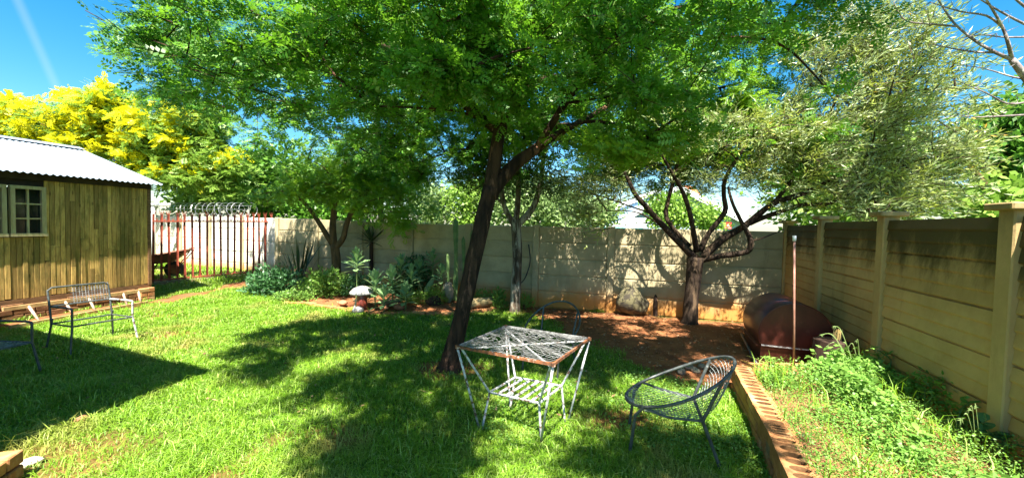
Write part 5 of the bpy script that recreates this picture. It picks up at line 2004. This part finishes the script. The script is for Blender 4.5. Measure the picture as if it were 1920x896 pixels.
o = link('blossom', np_mesh('blossom', V, F, M['yellow'], b), rt)


# further trees beyond the walls
def far_tree(name, label, cat_leaf, base, trunk_h, blobs, per=60, L=(0.12, 0.22), Wd=(0.07, 0.12), spread=0.25, seed=0, barkm='bark_brown'):
    base = Vector(base)
    c = Vector(blobs[0][0])
    limbs = [([base, base.lerp(Vector((c.x, c.y, trunk_h)), 0.5), Vector((c.x, c.y, trunk_h))], (0.14, 0.12, 0.09)),
             ([Vector((c.x, c.y, trunk_h)), Vector((c.x + .5, c.y, trunk_h + .7)), Vector((c.x + .9, c.y, trunk_h + 1.2))], (0.08, 0.06, 0.03)),
             ([Vector((c.x, c.y, trunk_h)), Vector((c.x - .4, c.y, trunk_h + .8)), Vector((c.x - .8, c.y, trunk_h + 1.3))], (0.08, 0.06, 0.03))]
    rt, cl, r = small_tree(name, label, base, limbs, blobs, cat_leaf, barkm, per, L, Wd, spread, seed, False, 20)
    rt['group'] = 'trees beyond the walls'
    return rt


far_tree('background_tree', 'dark green tree between the yellow blossom and the small feathery tree', 'tree_green', (-8.4, 13.5, 0), 2.2, [((-8.2, 13.3, 3.0), (1.5, 0.8, 1.3), 80), ((-6.4, 13.5, 2.6), (1.3, 0.8, 1.1), 60)], seed=31)
far_tree('background_tree', 'dark shaded tree behind the wall at the flower bed', 'dark_leaf', (-4.6, 14, 0), 2.2, [((-4.6, 13.8, 2.9), (1.6, 0.8, 1.3), 80)], seed=32)
far_tree('background_tree', 'round pale green tree behind the wall left of the white pole', 'pale_leaf', (-3.3, 18, 0), 1.8, [((-3.6, 18, 2.2), (1.1, 0.8, 1.1), 60)], seed=33)
far_tree('background_tree', 'round lime green tree behind the wall right of the white pole', 'lime', (-1.7, 17, 0), 1.8, [((-1.7, 17, 2.4), (1.0, 0.8, 1.3), 70)], seed=34)
far_tree('background_tree', 'pale hedge like tree behind the wall around the lichened trunk', 'pale_leaf', (1.2, 15, 0), 1.6, [((0.9, 15, 2.2), (2.0, 0.8, 1.0), 130), ((0.2, 15, 2.8), (.8, .6, .6), 30)], seed=35)
far_tree('background_tree', 'bright green tree in front of the neighbour house gable', 'lime', (7.9, 19, 0), 1.6, [((7.7, 19, 2.35), (1.25, 0.8, 0.95), 70), ((9.0, 18.6, 2.0), (.8, .6, .6), 30)], seed=36)
far_tree('background_tree', 'olive green tree behind the corner of the two walls', 'lime', (8.5, 10.5, 0), 2, [((8.2, 10.3, 2.6), (1.6, 0.8, 1.2), 80)], seed=37)
far_tree('background_tree', 'tall green and yellow tree at the right edge beyond the wall', 'tree_green', (12.3, 9.4, 0), 2.4, [((12.0, 9.2, 3.6), (1.5, 0.8, 1.0), 90), ((12.2, 9.0, 4.3), (1.3, .7, .6), 50), ((12.4, 9.2, 2.6), (1.2, .6, .7), 40)], seed=38)
far_tree('background_tree', 'pale lime shrub showing just above the right wall', 'lime', (8.6, 6.8, 0), 1.4, [((8.6, 6.8, 1.9), (1.0, 0.5, 0.45), 50)], seed=39)
far_tree('background_tree', 'thin yellow green tree behind the olive crown', 'lime', (7.2, 8.5, 0), 2, [((7.4, 8.3, 3.0), (1.4, .6, 1.3), 60)], seed=40)


def bare_tree():
    Y = 4.2
    b = Vector((6.3, 4.6, 0))
    root = thing('bare_tree', 'leafless pale barked tree reaching in at the top right corner', 'tree', b)
    mb = MB()
    nodes = []
    A = lambda x, y, dy=0: atY(x, y, Y + dy)
    limb(mb, nodes, [b, Vector((6.1, 4.5, 1.6)), A(1990, 230), A(1935, 160), A(1897, 112)], (0.10, 0.085, 0.055, 0.038, 0.026), 9)
    for pts, rads in ((((1897, 112, 0), (1867, 99, 0), (1830, 78, .1), (1795, 50, .15), (1775, 25, .2), (1750, -15, .2)), (0.02, 0.017, 0.014, 0.011, 0.009, 0.006)),
                      (((1897, 110, 0), (1890, 80, -.1), (1880, 52, -.1), (1865, 25, -.15), (1840, -15, -.2)), (0.018, 0.015, 0.012, 0.01, 0.007)),
                      (((1867, 99, 0), (1830, 98, .1), (1790, 92, .2), (1753, 85, .2)), (0.012, 0.01, 0.007, 0.004)),
                      (((1795, 50, .15), (1750, 46, .2), (1700, 40, .25), (1680, 15, .25), (1676, 2, .25)), (0.011, 0.009, 0.007, 0.005, 0.003)),
                      (((1880, 52, -.1), (1850, 30, -.1), (1800, 22, -.1), (1745, 5, -.1)), (0.012, 0.01, 0.007, 0.004)),
                      (((1930, 50, 0), (1890, 30, 0), (1855, 10, 0), (1820, -12, 0)), (0.014, 0.011, 0.008, 0.005)),
                      (((1935, 150, 0), (1900, 145, .1), (1850, 130, .1), (1805, 122, .1)), (0.012, 0.009, 0.006, 0.003)),
                      (((1940, 215, 0), (1880, 218, 0), (1830, 220, 0), (1795, 216, 0)), (0.012, 0.009, 0.006, 0.003)),
                      (((1935, 190, 0), (1890, 195, 0), (1850, 175, 0), (1790, 150, 0)), (0.012, 0.009, 0.007, 0.003)),
                      (((1925, 70, 0), (1880, 70, .05), (1840, 66, .05), (1800, 72, .05)), (0.009, 0.008, 0.006, 0.003)),
                      (((1930, 20, 0), (1900, -5, 0), (1880, -25, 0)), (0.014, 0.012, 0.01))):
        limb(mb, nodes, [A(*p) for p in pts], rads, 6, 3)
    part('trunk', mb, M['bark_pale'], root, smooth=True)
    tw = MB()
    rr = random.Random(6)
    tg = []
    for p in rr.sample(nodes[12:], 70):
        tg.append(tuple(p + Vector((rr.uniform(-.22, .1), rr.uniform(-.1, .1), rr.uniform(-.08, .18)))))
    grow(nodes, tg, 0.004, 0.0015, tw, 3, 0.15, 9)
    part('twig', tw, M['bark_pale'], root)


bare_tree()


# ------------------------------------------------------------------ flower bed
def leaf_blade_mesh(name, L, Wd, mat, curl=0.15, n=4, tipw=0.75):
    """obovate leaf lying along +x, bending up then down, with a folded midrib"""
    mb = MB()
    vs = []
    for i in range(n + 1):
        t = i / n
        w = Wd * 0.5 * (math.sin(math.pi * (t ** (1.0 + tipw)) * 0.97) if 0 < t < 1 else 0.06)
        z = curl * L * math.sin(t * 2.4) * 0.5
        vs += [(L * t, -w, z + w * 0.25), (L * t, 0, z), (L * t, w, z + w * 0.25)]
    fs = []
    for i in range(n):
        a = i * 3
        fs += [(a, a + 3, a + 4, a + 1), (a + 1, a + 4, a + 5, a + 2)]
    mb.add(vs, fs)
    return mb.mesh(name, mat, True)


def bed_z(px, py, z=0.07):
    return onz(px, py, z)


def rosettes():
    me = leaf_blade_mesh('leaf', 0.17, 0.062, M['rosette'])
    specs = [(704, 574, 520, 1.15, 'large pale fleshy rosette plant just behind the mushroom ornament'),
             (668, 560, 478, 1.0, 'tall fleshy rosette on a long stem beside the three stemmed tree'),
             (735, 572, 512, 1.05, 'fleshy rosette plant right of the palest rosette'),
             (752, 560, 488, 1.0, 'upright fleshy rosette in the back row of the flower bed, left of the paddle leaves'),
             (772, 565, 508, 0.95, 'fleshy rosette with brown lower leaves behind the paddle leaved plant'),
             (786, 555, 494, 0.95, 'fleshy rosette directly behind the paddle leaves'),
             (812, 555, 478, 0.9, 'tall dark rosette nearest to the columnar cacti'),
             (720, 580, 545, 0.9, 'low fleshy rosette between the mushroom ornament and the stone dish'),
             (760, 577, 540, 0.9, 'low fleshy rosette left of the paddle leaves'),
             (828, 560, 505, 0.9, 'narrow rosette behind the carved stone'),
             (685, 570, 550, 0.75, 'small rosette left behind the mushroom ornament'),
             (800, 545, 455, 0.9, 'highest dark rosette against the back wall')]
    for k, (px, by, ty, sc, lab) in enumerate(specs):
        b = bed_z(px, by)
        t = atY(px, ty, b.y)
        root = thing('rosette_plant', lab, 'plant', b, 0, 'fleshy rosette plants in the flower bed')
        part('stem', MB().tube(smooth_path([b - Vector((0, 0, .05)), b.lerp(t, .5) + Vector((random.uniform(-.02, .02), 0, 0)), t], 3), [0.014, 0.012], 6), M['cactus'], root)
        n = 26
        for i in range(n):
            u = i / n
            h = t.z - 0.30 * sc * u ** 0.9
            if h < b.z + 0.03:
                continue
            el = math.radians(78 - 92 * u + random.uniform(-10, 10))
            az = i * 2.39996 + random.uniform(-.2, .2)
            o = link('leaf', me, root, (t.x - b.x, t.y - b.y, h - b.z), (random.uniform(-.3, .3), -el, az))
            s_ = sc * 1.65 * (0.62 + 0.45 * u) * random.uniform(0.85, 1.1)
            o.scale = (s_, s_, s_)


rosettes()


def paddle_plant():
    b = bed_z(795, 562)
    root = thing('paddle_plant', 'plant with two broad pale upright paddle leaves in the middle of the flower bed', 'plant', b)
    me = leaf_blade_mesh('leaf', 0.44, 0.13, M['paddle'], 0.08, 6, 0.45)
    for az, el, sc in ((2.7, 62, 0.95), (0.2, 66, 1.05), (1.6, 70, 0.6), (4.5, 48, 0.55)):
        o = link('leaf', me, root, (0, 0, 0), (math.pi / 2 * 0 + 0.9 * (1 if az > 1.5 else -1), -math.radians(el), az))
        o.scale = (sc,) * 3


paddle_plant()


def spike_plant(name, label, b, n, L, spread, mat, w=0.03, z0=0.0, stem=None):
    root = thing(name, label, 'plant', b)
    me = leaf_blade_mesh('leaf', L, w, mat, 0.05, 4, 0.0)
    if stem:
        part('stem', MB().tube([b, b + Vector((0, 0, stem))], [0.05, 0.04], 8), M['stump'], root)
    for i in range(n):
        az = random.uniform(0, 6.28)
        el = 90 - spread * random.uniform(0.15, 1.0)
        rr = 0.10 * random.random() * (0 if stem else 1.6)
        o = link('leaf', me, root, (rr * math.cos(az), rr * math.sin(az), z0 + (stem or 0)), (random.uniform(-.5, .5), -math.radians(el), az))
        s_ = random.uniform(0.6, 1.08)
        o.scale = (s_, s_, s_)


spike_plant('spike_plant', 'clump of tall dark sword leaves against the wall left of the three stemmed tree', Vector((-4.72, 8.75, 0.2)), 26, 0.95, 38, M['spike'], 0.04)
spike_plant('yucca_plant', 'dark strappy yucca head on a short stem right of the three stemmed tree', Vector((-3.05, 8.55, 0.12)), 60, 0.55, 110, M['spike'], 0.03, 0.0, 0.95)


def bush(name, label, c, rad, n, leaf, L, Wd, seed, up=0.2):
    r = np.random.default_rng(seed)
    base = Vector((c[0], c[1], gzf(c[0], c[1])))
    root = thing(name, label, 'bush', base)
    d = rand_dirs(r, n)
    d[:, 2] = np.abs(d[:, 2])
    lump = 0.75 + 0.5 * vnoise(d[:, 0] * 3 + seed, d[:, 1] * 3 + d[:, 2] * 2, 1.5, seed)
    P = np.array([base.x, base.y, base.z + 0.03]) + d * (np.array(rad) * (r.random(n) ** 0.45 * lump)[:, None])
    D = d * 0.8 + r.normal(size=(n, 3)) * 0.6 + np.array([0, 0, up])
    D /= np.linalg.norm(D, axis=1, keepdims=True)
    V, F = leaf_quads(P, D, r.normal(size=(n, 3)) * .6 + np.array([0, -.3, 1]), r.uniform(*L, n), r.uniform(*Wd, n))
    link('foliage', np_mesh('foliage', V, F, M[leaf], base), root)
    mb = MB()
    for i in range(9):
        t = P[i * (n // 10)]
        mb.tube(smooth_path([base, base.lerp(Vector(t), .5) + Vector((0, 0, .04)), Vector(t)], 2), [0.008, 0.003], 4)
    part('stem', mb, M['bark_brown'], root)


bush('dark_bush', 'dark glossy bush at the left end of the flower bed', (-4.75, 7.95), (0.62, 0.4, 0.52), 2600, 'shrub', (0.05, 0.10), (0.03, 0.05), 1)
bush('light_bush', 'light green bush at the foot of the three stemmed tree', (-3.65, 7.65), (0.5, 0.35, 0.48), 1900, 'shrub_light', (0.05, 0.09), (0.03, 0.05), 2)
bush('dark_bush', 'dark leafy bush between the three stemmed tree and the mushroom ornament', (-3.0, 7.75), (0.4, 0.3, 0.36), 1100, 'shrub', (0.05, 0.09), (0.025, 0.045), 3)
bush('low_plant', 'low light green plant at the front left of the flower bed', (-4.0, 7.2), (0.42, 0.15, 0.16), 700, 'shrub_light', (0.04, 0.07), (0.02, 0.035), 4)
bush('low_plant', 'yellow green cushion plant in front of the paddle leaves', (-1.75, 7.05), (0.3, 0.2, 0.2), 1500, 'lime', (0.02, 0.05), (0.008, 0.015), 5)
bush('low_plant', 'bright green ferny plant left of the carved stone', (-1.38, 7.1), (0.26, 0.2, 0.26), 1300, 'lime', (0.03, 0.06), (0.008, 0.015), 6)
bush('low_plant', 'green plant growing behind the log planter', (-0.45, 7.2), (0.35, 0.15, 0.22), 600, 'shrub_light', (0.03, 0.07), (0.015, 0.03), 7)
bush('low_plant', 'small upright plant left of the lichened trunk', (-0.2, 6.95), (0.14, 0.12, 0.36), 360, 'shrub_light', (0.05, 0.09), (0.018, 0.03), 8, 0.8)
bush('low_plant', 'small tufted plant right of the lichened trunk', (0.25, 7.0), (0.18, 0.12, 0.22), 300, 'lime', (0.06, 0.11), (0.01, 0.018), 9, 0.9)
bush('dark_bush', 'dark shaded bush behind the rosettes against the wall', (-2.0, 7.95), (0.55, 0.25, 0.75), 1500, 'shrub', (0.06, 0.11), (0.025, 0.045), 10)


def cacti():
    specs = [(853, 542, 405, 0.046, 'tallest columnar cactus, pale at its foot, left of the leaning trunk'),
             (868, 545, 440, 0.034, 'second columnar cactus, close against the leaning trunk'),
             (839, 540, 470, 0.030, 'thin short columnar cactus left of the tallest one'),
             (884, 545, 428, 0.036, 'columnar cactus partly hidden behind the leaning trunk')]
    for px, by, ty, rad, lab in specs:
        Yc = 7.45
        t = atY(px, ty, Yc)
        b = Vector((atY(px, by, Yc).x, Yc, 0.05))
        root = thing('column_cactus', lab, 'cactus', b, 0, 'columnar cacti')
        mb = MB()
        nr, nz = 14, 16
        vs, fs = [], []
        hgt = t.z - b.z
        for i in range(nz + 1):
            u = i / nz
            rr = rad * (0.85 + 0.15 * math.sin(u * 9)) * (1 if u < .93 else math.sqrt(max(0.02, 1 - ((u - .93) / .07) ** 2)))
            for j in range(nr):
                q = rr * (1.12 if j % 2 else 0.82)
                a = 2 * math.pi * j / nr
                vs.append((b.x + q * math.cos(a) + 0.012 * math.sin(u * 4), b.y + q * math.sin(a), b.z - .03 + hgt * u))
        for i in range(nz):
            for j in range(nr):
                fs.append((i * nr + j, i * nr + (j + 1) % nr, (i + 1) * nr + (j + 1) % nr, (i + 1) * nr + j))
        fs.append(tuple(nz * nr + j for j in range(nr)))
        mb.add(vs, fs)
        part('stem', mb, M['cactus'], root)


cacti()


def rock(name, label, c, rad, mat, seed, group=None, cat='stone'):
    rr = random.Random(seed)
    bm = bmesh.new()
    bmesh.ops.create_icosphere(bm, subdivisions=3, radius=1)
    offs = [Vector((rr.uniform(-1, 1), rr.uniform(-1, 1), rr.uniform(-1, 1))).normalized() for _ in range(9)]
    for v in bm.verts:
        n = v.co.normalized()
        k = 1.0
        for i, o in enumerate(offs):
            d = n.dot(o)
            if d > 0.55:
                k -= (d - 0.55) * 0.42 * (1 if i % 3 else -0.5)
        k += 0.05 * math.sin(n.x * 9 + seed) * math.sin(n.y * 8) + 0.04 * math.sin(n.z * 13 + seed)
        v.co = Vector((n.x * rad[0], n.y * rad[1], n.z * rad[2])) * k
    me = bpy.data.meshes.new(name)
    bm.to_mesh(me)
    bm.free()
    for p in me.polygons:
        p.use_smooth = True
    me.materials.append(M[mat])
    o = link(name, me, None, c, (0, 0, rr.uniform(0, 6)))
    return tag(o, label, cat, group)


c = atY(1184, 563, 6.72)
rock('boulder', 'round lichened boulder leaning on the foot of the back wall', (c.x, 6.70, 0.24), (0.31, 0.15, 0.27), 'lichen_stone', 3, cat='boulder')
bb = bed_z(838, 565)
rock('carved_stone', 'knobbly pale brown stone standing behind the bed edge near the leaning trunk', (bb.x, bb.y, 0.24), (0.13, 0.11, 0.21), 'stone', 5)
bb = bed_z(733, 572)
o = thing('stone_dish', 'shallow grey stone dish lying in the flower bed', 'dish', bb)
part('bowl', MB().lathe([(0.07, -.02), (0.13, 0.03), (0.175, 0.075), (0.155, 0.075), (0.09, 0.035), (0.001, 0.03)], bb, 16, 0.04), M['stone'], o)
for k, (px, py, rad, mt, lab) in enumerate(((748, 578, (.10, .07, .06), 'stone_red', 'terracotta red stone below the stone dish'),
                                            (722, 579, (.08, .06, .05), 'stone_red', 'small red stone at the bed edge left of the dish'),
                                            (812, 570, (.15, .10, .11), 'stump', 'dark rounded rock at the bed edge below the carved stone'),
                                            (776, 565, (.06, .05, .06), 'stone', 'small pale stone in front of the paddle leaves'),
                                            (643, 570, (.12, .08, .05), 'stone_red', 'flat red stone on bare soil left of the mushroom ornament'),
                                            (570, 535, (.10, .10, .16), 'stump', 'dark upright rock inside the dark bush'))):
    p = bed_z(px, py)
    rock('stone', lab, (p.x, p.y, p.z + rad[2] * .5), rad, mt, 20 + k)
p = onz(148, 793, 0.02)
rock('stone', 'pinkish stone half sunk in long grass at the edge of the house shadow', (p.x, p.y, 0.035), (0.055, 0.04, 0.04), 'stone_red', 41)
p = onz(52, 866, 0.02)
rock('stone', 'pale flat stone beside the brick step in the bottom left corner', (p.x, p.y, 0.012), (0.07, 0.05, 0.03), 'cream', 42)
for k, (px, py) in enumerate(((1290, 690), (1305, 697), (1278, 700), (1318, 690))):
    p = onz(px, py, 0.0)
    rock('stone', ('grey stone in the little heap behind the hoop chair, its back left one', 'pale stone at the front of the little heap behind the hoop chair',
                   'left most stone of the little heap behind the hoop chair', 'right most stone of the little heap behind the hoop chair')[k], (p.x, p.y, 0.02), (0.06, 0.05, 0.035), 'stone', 50 + k, 'stones heaped behind the hoop chair')


def mushroom():
    b = bed_z(678, 576)
    root = thing('garden_ornament', 'mushroom ornament with white cap and red stalk at the front of the flower bed', 'ornament', b)
    part('cap', MB().lathe([(0.05, 0.235), (0.16, 0.22), (0.20, 0.235), (0.19, 0.265), (0.14, 0.32), (0.07, 0.355), (0.001, 0.365)], b, 20, 0.03), M['glaze'], root, smooth=True)
    part('stalk', MB().lathe([(0.095, 0.0), (0.085, 0.1), (0.075, 0.2), (0.07, 0.25)], b + Vector((0.03, -0.07, 0)), 14), M['glaze_red'], root, smooth=True)
    part('stick', MB().tube([b + Vector((-0.10, -0.05, -0.01)), b + Vector((-0.04, -0.05, 0.23))], 0.018, 7), M['cream'], root)
    part('base', MB().lathe([(0.09, -0.03), (0.09, 0.01), (0.06, 0.04), (0.03, 0.055), (0.001, 0.06)], b + Vector((0.02, -0.20, 0)), 14, 0.12), M['glaze'], root, smooth=True)


mushroom()


def log_planter():
    a, b = bed_z(872, 570, 0.12), bed_z(922, 566, 0.12)
    a.y += .05
    b.y += .05
    root = thing('log_planter', 'short pale log lying behind the brick edging right of the leaning trunk', 'log', (a + b) / 2)
    part('log', MB().tube([a, a.lerp(b, .5), b], 0.085, 14, jit=0.03), M['log'], root, smooth=True)


log_planter()


def edging():
    path = [onz(px, py, 0.03) for px, py in BEDP[1:]]
    sp_ = smooth_path(path, 10)
    dist = [0]
    for i in range(1, len(sp_)):
        dist.append(dist[-1] + (sp_[i] - sp_[i - 1]).length)
    root = thing('bed_edging', 'curved edging of flat orange bricks round the flower bed', 'edging', (sp_[0].x, sp_[0].y, 0))
    off = Vector(root.location)
    t = 0.1
    k = 0
    while t < dist[-1] - 0.1:
        i = max(j for j in range(len(dist)) if dist[j] <= t)
        i = min(i, len(sp_) - 2)
        p = sp_[i].lerp(sp_[i + 1], (t - dist[i]) / max(1e-6, dist[i + 1] - dist[i]))
        d = sp_[i + 1] - sp_[i]
        z = gzf(p.x, p.y) + 0.005 + random.uniform(-.012, .012)
        if random.random() > 0.06:
            link('brick', brick_mesh(M['brick']), root, Vector((p.x, p.y, z)) - off, (random.uniform(-.06, .06), random.uniform(-.05, .05), math.atan2(d.y, d.x) + random.uniform(-.12, .12)))
        t += 0.235
        k += 1


edging()


def hose():
    pts = [atY(991, 458, 7.25), atY(994, 490, 7.23), atY(985, 520, 7.1), atY(974, 533, 6.95)]
    o = link('hose', MB().tube(smooth_path(pts, 5), 0.011, 6).mesh('hose', M['black'], True))
    tag(o, 'short black hose hanging down the back wall beside the lichened trunk', 'hose')
    b = onz(1228, 592)
    o = link('wooden_stake', MB().tube([Vector((b.x, 6.72, 0)), Vector((b.x, 6.74, .2)), Vector((b.x + .01, 6.78, .36))], [0.04, 0.034], 7, jit=.05).mesh('wooden_stake', M['stump']))
    tag(o, 'short dark stake at the foot of the back wall right of the boulder', 'stake')


hose()


# ------------------------------------------------------------------ beyond the back wall
def neighbour():
    Y = 24.0
    A = lambda x, y, dy=0: atY(x, y, Y + dy)
    root = thing('neighbour_house', 'white gabled house with pale blue roof beyond the back wall', 'house', (9, Y, 0))
    # gable wall
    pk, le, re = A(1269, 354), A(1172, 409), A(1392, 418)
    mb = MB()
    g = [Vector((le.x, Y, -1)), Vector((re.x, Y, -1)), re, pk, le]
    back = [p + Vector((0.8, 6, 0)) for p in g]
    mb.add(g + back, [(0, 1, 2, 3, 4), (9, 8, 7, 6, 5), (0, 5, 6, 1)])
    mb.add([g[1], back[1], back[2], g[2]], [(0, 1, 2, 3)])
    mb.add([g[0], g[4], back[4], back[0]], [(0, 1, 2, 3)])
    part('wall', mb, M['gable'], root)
    mb = MB()
    for a, b in ((pk, le), (pk, re)):
        e0 = Vector((0, -0.4, 0.04))
        q = [a + e0, b + e0 + (b - a) * .06, b + (b - a) * .06 + Vector((0.8, 6, 0.04)), a + Vector((0.8, 6, 0.04))]
        mb.add(q + [p + Vector((0, 0, .08)) for p in q], [(0, 1, 2, 3), (7, 6, 5, 4), (0, 4, 5, 1), (1, 5, 6, 2), (2, 6, 7, 3), (3, 7, 4, 0)])
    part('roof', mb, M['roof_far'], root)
    mb = MB()
    mb.bar(pk + Vector((0, -.44, .02)), le + (le - pk) * .06 + Vector((0, -.44, .02)), .08, .32)
    mb.bar(pk + Vector((0, -.45, .02)), re + (re - pk) * .06 + Vector((0, -.45, .02)), .08, .32)
    part('bargeboard', mb, M['white_wash'], root)
    # second, lower wing on the left with a teal gutter
    p2, l2 = A(1238, 356, 3), A(1106, 408, 3)
    mb = MB()
    q = [p2, l2, Vector((l2.x, l2.y, -1)), Vector((p2.x, p2.y, -1))]
    mb.add(q, [(0, 1, 2, 3)])
    part('wing', mb, M['roof_far'], root)
    part('bargeboard', MB().bar(p2 + Vector((0, -.1, 0)), l2 + Vector((0, -.1, 0)), .08, .32), M['white_wash'], root)
    w0, w1 = A(1125, 430, -1), A(1208, 432, -1)
    part('gutter', MB().bar(A(1130, 428, -1.2), A(1204, 429.5, -1.2), .12, .13), M['teal'], root)
    mb = MB()
    q = [A(1128, 427, -1), A(1206, 428, -1), A(1206, 470, -1), A(1128, 470, -1)]
    mb.add(q, [(3, 2, 1, 0)])
    part('porch_wall', mb, M['white_wash'], root)
    q = [A(1175, 408, -.9), A(1222, 409, -.9), A(1206, 427, -1.2), A(1130, 426, -1.2)]
    mb = MB()
    mb.add(q + [p + Vector((0, .05, -.05)) for p in q], [(3, 2, 1, 0), (4, 5, 6, 7)])
    part('porch_roof', mb, M['white_wash'], root)
    # orange tiled roof behind
    q = [A(1282, 348, 5), A(1302, 350, 5), A(1316, 368, 4.5), A(1288, 364, 4.5)]
    mb = MB()
    mb.add(q + [p + Vector((0, .3, -.2)) for p in q], [(3, 2, 1, 0), (4, 5, 6, 7), (0, 1, 5, 4), (1, 2, 6, 5), (2, 3, 7, 6), (3, 0, 4, 7)])
    part('tiled_roof', mb, M['tile'], root)
    # red sign on the white side wall
    s = A(1365, 423, -.6)
    o = thing('red_sign', 'small red warning sign with a pale emblem on the white gable wall beyond the olive', 'sign', s)
    part('board', MB().box(s, (0.40, 0.03, 0.40)), M['sign_red'], o)
    mb = MB()
    d = s + Vector((0, -.02, 0))
    mb.add([d + Vector((-.10, 0, -.02)), d + Vector((-.02, 0, .10)), d + Vector((.10, 0, .12)), d + Vector((.06, 0, .02)), d + Vector((.10, 0, -.06)), d + Vector((-.02, 0, -.04))], [(5, 4, 3, 2, 1, 0)])
    mb.add([d + Vector((-.17, 0, -.15)), d + Vector((.17, 0, -.15)), d + Vector((.17, 0, -.11)), d + Vector((-.17, 0, -.11))], [(0, 1, 2, 3)])
    part('emblem', mb, M['sign_pale'], o)
    # white pole further left
    b0, t0 = atY(828, 440, 20), atY(828, 345, 20)
    b0 = Vector((t0.x, 20, -0.2))
    o = thing('white_pole', 'thin white pole rising beyond the back wall between two round trees', 'pole', b0)
    part('shaft', MB().tube([b0, t0], 0.045, 8), M['white_wash'], o)
    # low pinkish building
    q0 = atY(770, 408, 22)
    o = thing('outbuilding', 'low pale building beyond the wall behind the feathery tree', 'building', (q0.x, 22, 0))
    part('wall', MB().box((q0.x, 23, 0.6), (2.6, 2, 2.2)), M['cream'], o)
    part('roof', MB().box((q0.x, 23, 1.78), (2.9, 2.3, 0.14)), M['white_wash'], o)


neighbour()

far_tree('background_tree', 'yellow green leafy tree rising behind the razor wire', 'lime', (-10.6, 14, 0), 1.8, [((-10.8, 14, 2.6), (1.5, 0.8, 1.1), 80), ((-9.0, 14.2, 2.3), (1.1, 0.6, 0.9), 50)], seed=44)
far_tree('background_tree', 'dark tree low behind the white wall left of the three stemmed tree', 'tree_green', (-6.0, 13.0, 0), 1.6, [((-6.0, 13.0, 2.0), (1.6, 0.6, 0.8), 70)], seed=45)
far_tree('background_tree', 'pale green tree behind the wall between the lichened trunk and the white house', 'pale_leaf', (3.6, 16.5, 0), 1.6, [((3.4, 16.5, 2.1), (1.2, 0.6, 0.8), 60)], seed=46)
